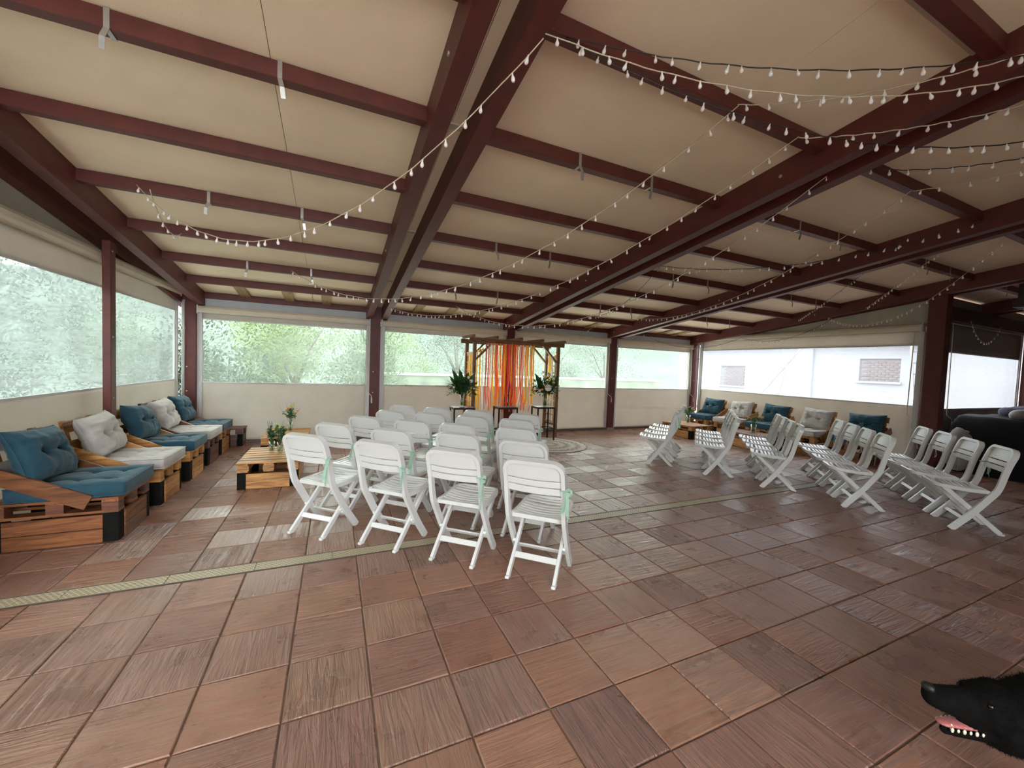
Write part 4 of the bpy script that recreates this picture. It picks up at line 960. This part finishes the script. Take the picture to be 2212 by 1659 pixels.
# ================================================================== FAIRY LIGHTS
SL = {1: ((-1.55, 4.43, 2.91), (0.86, 1.7, 3.03), 0.68, 'w', 'string of bulbs drooping from the left purlins to the second rafter'), 2: ((-1.42, 4.3, 2.85), (-1.45, 5.15, 2.73), 0.14, 'w', 'short loop of bulbs hanging at the left purlins'),
3: ((-0.53, 5.89, 2.63), (2.26, 1.75, 3.17), 0.72, 'w', 'long string of bulbs crossing below the second rafter'), 4: ((0.83, 6.89, 2.4), (2.91, 1.77, 3.17), 0.54, 'w', 'string of bulbs running beside the third rafter'),
5: ((1.93, 6.77, 2.52), (3.71, 1.94, 3.22), 0.74, 'w', 'string of bulbs drooping over the wooden arch'), 6: ((3.83, 3.96, 2.88), (5.68, 1.69, 3.08), 0.20, 'b', 'dark string of bulbs spanning the third bay'),
7: ((4.0, 4.12, 2.94), (4.29, 6.21, 2.49), 0.20, 'b', 'short dark string of bulbs running to the back of the third bay'), 8: ((5.28, 5.99, 2.52), (4.55, 1.8, 3.16), 0.34, 'w', 'string of bulbs following the fourth rafter'),
9: ((4.55, 1.8, 3.16), (4.9, .5, 3.2), 0.06, 'w', 'string of bulbs leaving the picture at right, below the third rafter'), 10: ((1.08, 1.87, 3.24), (3.27, 0.71, 3.16), 0.14, 'b', 'dark string of bulbs, topmost at the upper right'),
11: ((0.91, 1.78, 3.13), (3.6, 0.78, 3.25), 0.24, 'w', 'pale string of bulbs, second from top at the upper right'), 12: ((1.12, 1.89, 3.24), (4.31, 0.9, 3.14), 0.28, 'b', 'dark string of bulbs crossing below the third rafter'),
13: ((2.35, 1.83, 3.25), (3.19, 0.7, 3.17), 0.08, 'w', 'pale short string of bulbs tied to the first purlin'), 14: ((2.86, 1.74, 3.13), (3.95, 0.84, 3.25), 0.06, 'w', 'pale string of bulbs tied beside the third rafter'),
15: ((3.72, 1.94, 3.23), (4.7, 0.98, 3.19), 0.08, 'b', 'dark string of bulbs right of the third rafter'), 16: ((7.08, 7.82, 2.46), (9.16, 6.62, 2.44), 0.30, 'b', 'string of bulbs drooping in the back right bay'),
17: ((9.16, 6.62, 2.44), (9.18, 4.7, 2.72), 0.24, 'b', 'string of bulbs drooping along the right wall'), 18: ((9.18, 4.78, 2.76), (6.53, 1.76, 3.07), 0.46, 'w', 'long string of bulbs from the right wall to the fourth rafter'),
19: ((9.1, 5.3, 2.74), (6.02, 2.36, 3.17), 0.04, 'b', 'dark string of bulbs crossing the fourth bay'), 20: ((8.69, 3.93, 2.79), (6.65, 2.2, 3.19), 0.02, 'w', 'short string of bulbs in the fourth bay'), 21: ((3.97, 7.5, 2.42), (5.12, 7.02, 2.48), 0.26, 'w', 'small loop of bulbs right above the arch'),
22: ((9.75, 2.4, 2.74), (10.7, 2.4, 2.74), .18, 'w', 'loop of bulbs under the dark timbers at far right'), 23: ((10.6, 3.2, 2.66), (12.0, 3.2, 2.66), .36, 'w', 'loop of bulbs in front of the grey blind at far right')}
bb = MB(); bb.sm = True
bb.lathe([(0, -.052), (.008, -.050), (.0125, -.042), (.013, -.034), (.009, -.022), (.0055, -.014), (.0055, 0), (0, 0)], 8)
bulb_me = bb.mesh('bulb', M['bulb'])
for k, (A, B, sag, cw, lb) in SL.items():
    A, B = Vector(A), Vector(B); t = empty('string_lights', A, 0, lb, 'string lights', 'strings of small bulbs under the roof'); N = 40; R = random.Random(k)
    f = lambda u: (B-A)*u-Vector((0, 0, 4*sag*u*(1-u)))
    b = MB(); b.sm = True; b.tube([f(i/N)+Vector((0, 0, .003*sin(i*1.7+k))) for i in range(N+1)], .0038, 4); b.build('cable', M['cableb' if cw == 'b' else 'cablew'], t)
    L = sum((f((i+1)/N)-f(i/N)).length for i in range(N)); n = max(3, int(L/.125))
    for i in range(n):
        u = (i+.5+R.uniform(-.25, .25))/n; s = R.uniform(.72, .84)
        inst(bulb_me, 'bulb', t, Matrix.Translation(f(u)) @ Matrix.Rotation(R.uniform(0, 6), 4, 'Z') @ Matrix.Rotation(R.uniform(-.35, .35), 4, 'X') @ Matrix.Scale(s, 4))

# ================================================================== COVERED HEAP AT THE RIGHT
def heap_f(u, v):
    x = 9.75+3.4*u; y = 2.15+1.05*v
    ex = min(1, u/.10, (1-u)/.08); ey = min(1, v/.22, (1-v)/.15); e = max(0, min(ex, ey))
    z = .97*(1-(1-e)**2.6)+.05*mnoise.noise(Vector((x*1.6, y*2.2, 3)))*e-.06*max(0, u-.35)
    x += .05*mnoise.noise(Vector((u*9, z*3, 1)))*(1-e); y -= .06*(1-e)*mnoise.noise(Vector((u*14, 2, z*2)))
    return (x, y, max(.004, z))
b = MB(); b.sm = True; nx, ny = 60, 34
b.add([heap_f(i/nx, j/ny) for j in range(ny+1) for i in range(nx+1)], [(j*(nx+1)+i, j*(nx+1)+i+1, (j+1)*(nx+1)+i+1, (j+1)*(nx+1)+i) for j in range(ny) for i in range(nx)])
t = empty('covered_furniture', (10.5, 2.6, 0), label='large heap under a black cover at the right edge', cat='cover'); cpart(b, 'cover', M['cover'], t)
b = MB(); b.tube([(9.9, 2.16, .55), (10.8, 2.10, .42), (11.6, 2.14, .52)], .012, 6); cpart(b, 'strap', M['bm'], t)
def blob(name, c, r, sz, m, label, cat, seed):
    t = empty(name, (c[0], c[1], c[2]-r*sz[2]*.9), label=label, cat=cat); b = MB(); b.sm = True; b.ball(c, r, 20, 12, sz)
    b.v = [tuple(Vector(p)+(Vector(p)-Vector(c)).normalized()*.12*r*mnoise.noise(Vector(p)*6+Vector((seed, 0, 0)))*2) for p in b.v]
    cpart(b, 'body', M[m], t); b = MB(); b.sm = True; b.ball((c[0]+r*sz[0]*.3, c[1]-r*sz[1]*.25, c[2]+r*sz[2]*.86), r*.3, 10, 6, (1.2, 1, .5)); cpart(b, 'fold', M[m], t)
blob('bag', (11.0, 2.65, 1.03), .26, (1.3, .8, .42), 'purple', 'dark violet bag lying on the black cover', 'bag', 1); blob('bag', (10.55, 2.5, 1.02), .16, (1.2, .9, .6), 'sack', 'mottled grey bag lying on the black cover', 'bag', 2)
blob('sack', (9.66, 2.93, .38), .19, (.8, .9, 1.95), 'sack', 'pale sack standing between the column and the black heap', 'sack', 3)

# ================================================================== DOG
dg_t = empty('dog', (2.437, .24, 0), RAD(155.7), 'black dog facing left with open mouth at the lower right corner', 'dog'); dg_t.scale = (.975, .975, .975)
M['fur'] = mat_plain('black_fur', (.0045, .0042, .004), .9, .4, 30, .8, 140, Specular_IOR_Level=.08); M['tongue'] = mat_plain('tongue', (.42, .13, .13), .35, .1, 30); M['tooth'] = mat_plain('tooth', (.75, .68, .52), .3, .05); M['nose'] = mat_plain('nose', (.006, .006, .0065), .5); M['eye'] = mat_plain('dog_eye', (.006, .004, .003), .15)
b = MB()
def cap(p, q, r0, r1, n=7, sq=1):
    p = Vector(p); q = Vector(q)
    for i in range(n+1): u = i/n; b.ball(p.lerp(q, u), r0+(r1-r0)*u, 14, 8, (1, sq, 1))
HA = RAD(27)
def hd(x, y, z):
    dx, dz = x-.765, z-.535; return (.765+dx*cos(HA)-dz*sin(HA), y, .535+dx*sin(HA)+dz*cos(HA))
b.ball(hd(.565, 0, .580), .085, 16, 10, (1.05, .88, .86)); b.ball(hd(.50, 0, .575), .09, 16, 10, (1, .95, .95))
cap(hd(.60, 0, .556), hd(.742, 0, .522), .060, .036, 8, .88); b.ball(hd(.762, 0, .532), .025, 12, 8, (1, 1, .9))
cap(hd(.555, 0, .500), hd(.652, 0, .443), .040, .018, 8, .85)
for s in (-1, 1):
    b.ball(hd(.50, s*.075, .620), .045, 12, 8, (1.0, .45, .8)); b.ball(hd(.49, s*.100, .575), .038, 12, 8, (.9, .35, 1.25)); b.ball(hd(.615, s*.036, .594), .022, 10, 6)
cap(hd(.50, 0, .56), (.32, 0, .44), .092, .135, 8)
b.ball((.22, 0, .43), .17, 16, 10, (1.3, .82, 1.0)); b.ball((0, 0, .45), .14, 16, 10, (1.8, .85, .95)); b.ball((-.25, 0, .46), .14, 16, 10, (1.2, .85, 1.0))
for s in (-1, 1):
    cap((.24, s*.085, .38), (.23, s*.09, .20), .070, .038, 6); cap((.23, s*.09, .20), (.235, s*.09, .04), .036, .028, 6); b.ball((.255, s*.09, .022), .036, 10, 6, (1.4, 1, .6))
    cap((-.27, s*.085, .42), (-.20, s*.095, .27), .095, .055, 6); cap((-.20, s*.095, .27), (-.33, s*.095, .16), .050, .032, 6); cap((-.33, s*.095, .16), (-.30, s*.095, .04), .031, .026, 6); b.ball((-.275, s*.095, .022), .036, 10, 6, (1.4, 1, .6))
cap((-.40, 0, .50), (-.62, 0, .42), .04, .025, 8)
bd = b.build('body', M['fur'], dg_t)
m = bd.modifiers.new('rm', 'REMESH'); m.mode = 'VOXEL'; m.voxel_size = .0085; m.use_smooth_shade = True
m = bd.modifiers.new('sm', 'SMOOTH'); m.factor = .5; m.iterations = 5
bpy.context.view_layer.update(); bake(bd)
q = MB(); q.sm = True
for i in range(9): u = i/8; q.ball(Vector(hd(.57, 0, .505)).lerp(Vector(hd(.668, 0, .462)), u), .030-.009*u, 12, 8, (1, .95, .42))
q.build('tongue', M['tongue'], dg_t)
q = MB(); q.sm = True
for s in (-1, 1):
    for i in range(6): q.ball(hd(.585+.015*i, s*(.036-.0028*i), .494-.0075*i), .0036+.001*(i % 2), 7, 5, (1.2, .8, 1.8))
    q.ball(hd(.660, s*.015, .463), .0042, 7, 5, (1, 1, 2.4))
tag(q.build('teeth', M['tooth'], dg_t), kind='stuff')
q = MB(); q.sm = True; q.ball(hd(.776, 0, .538), .018, 12, 8, (.8, 1.1, .8)).build('nose', M['nose'], dg_t)
for s in (-1, 1):
    q = MB(); q.sm = True; q.ball(hd(.628, s*.044, .588), .0085, 12, 8).build('eye', M['eye'], dg_t)

R = random.Random(9); f = MB(); me = bd.data; polys = [p for p in me.polygons if p.center.x > .15]
for k in range(16000):
    p = R.choice(polys); c = p.center; n = p.normal
    if c.x > .66 and R.random() < .75: continue
    if (Vector(hd(.62, 0, .48))-c).length < .06: continue
    back = Vector((-1, 0, -.25)); d = (n*.55+back*.8+Vector((R.gauss(0, .25), R.gauss(0, .25), R.gauss(0, .25)))).normalized()
    L = R.uniform(.008, .018)*(1 if c.x > .45 else 1.5); sd = d.cross(n).normalized()*.0008
    f.add([c+sd, c-sd, c+d*L], [(0, 1, 2)])
tag(f.build('fur', M['fur'], dg_t), kind='stuff')
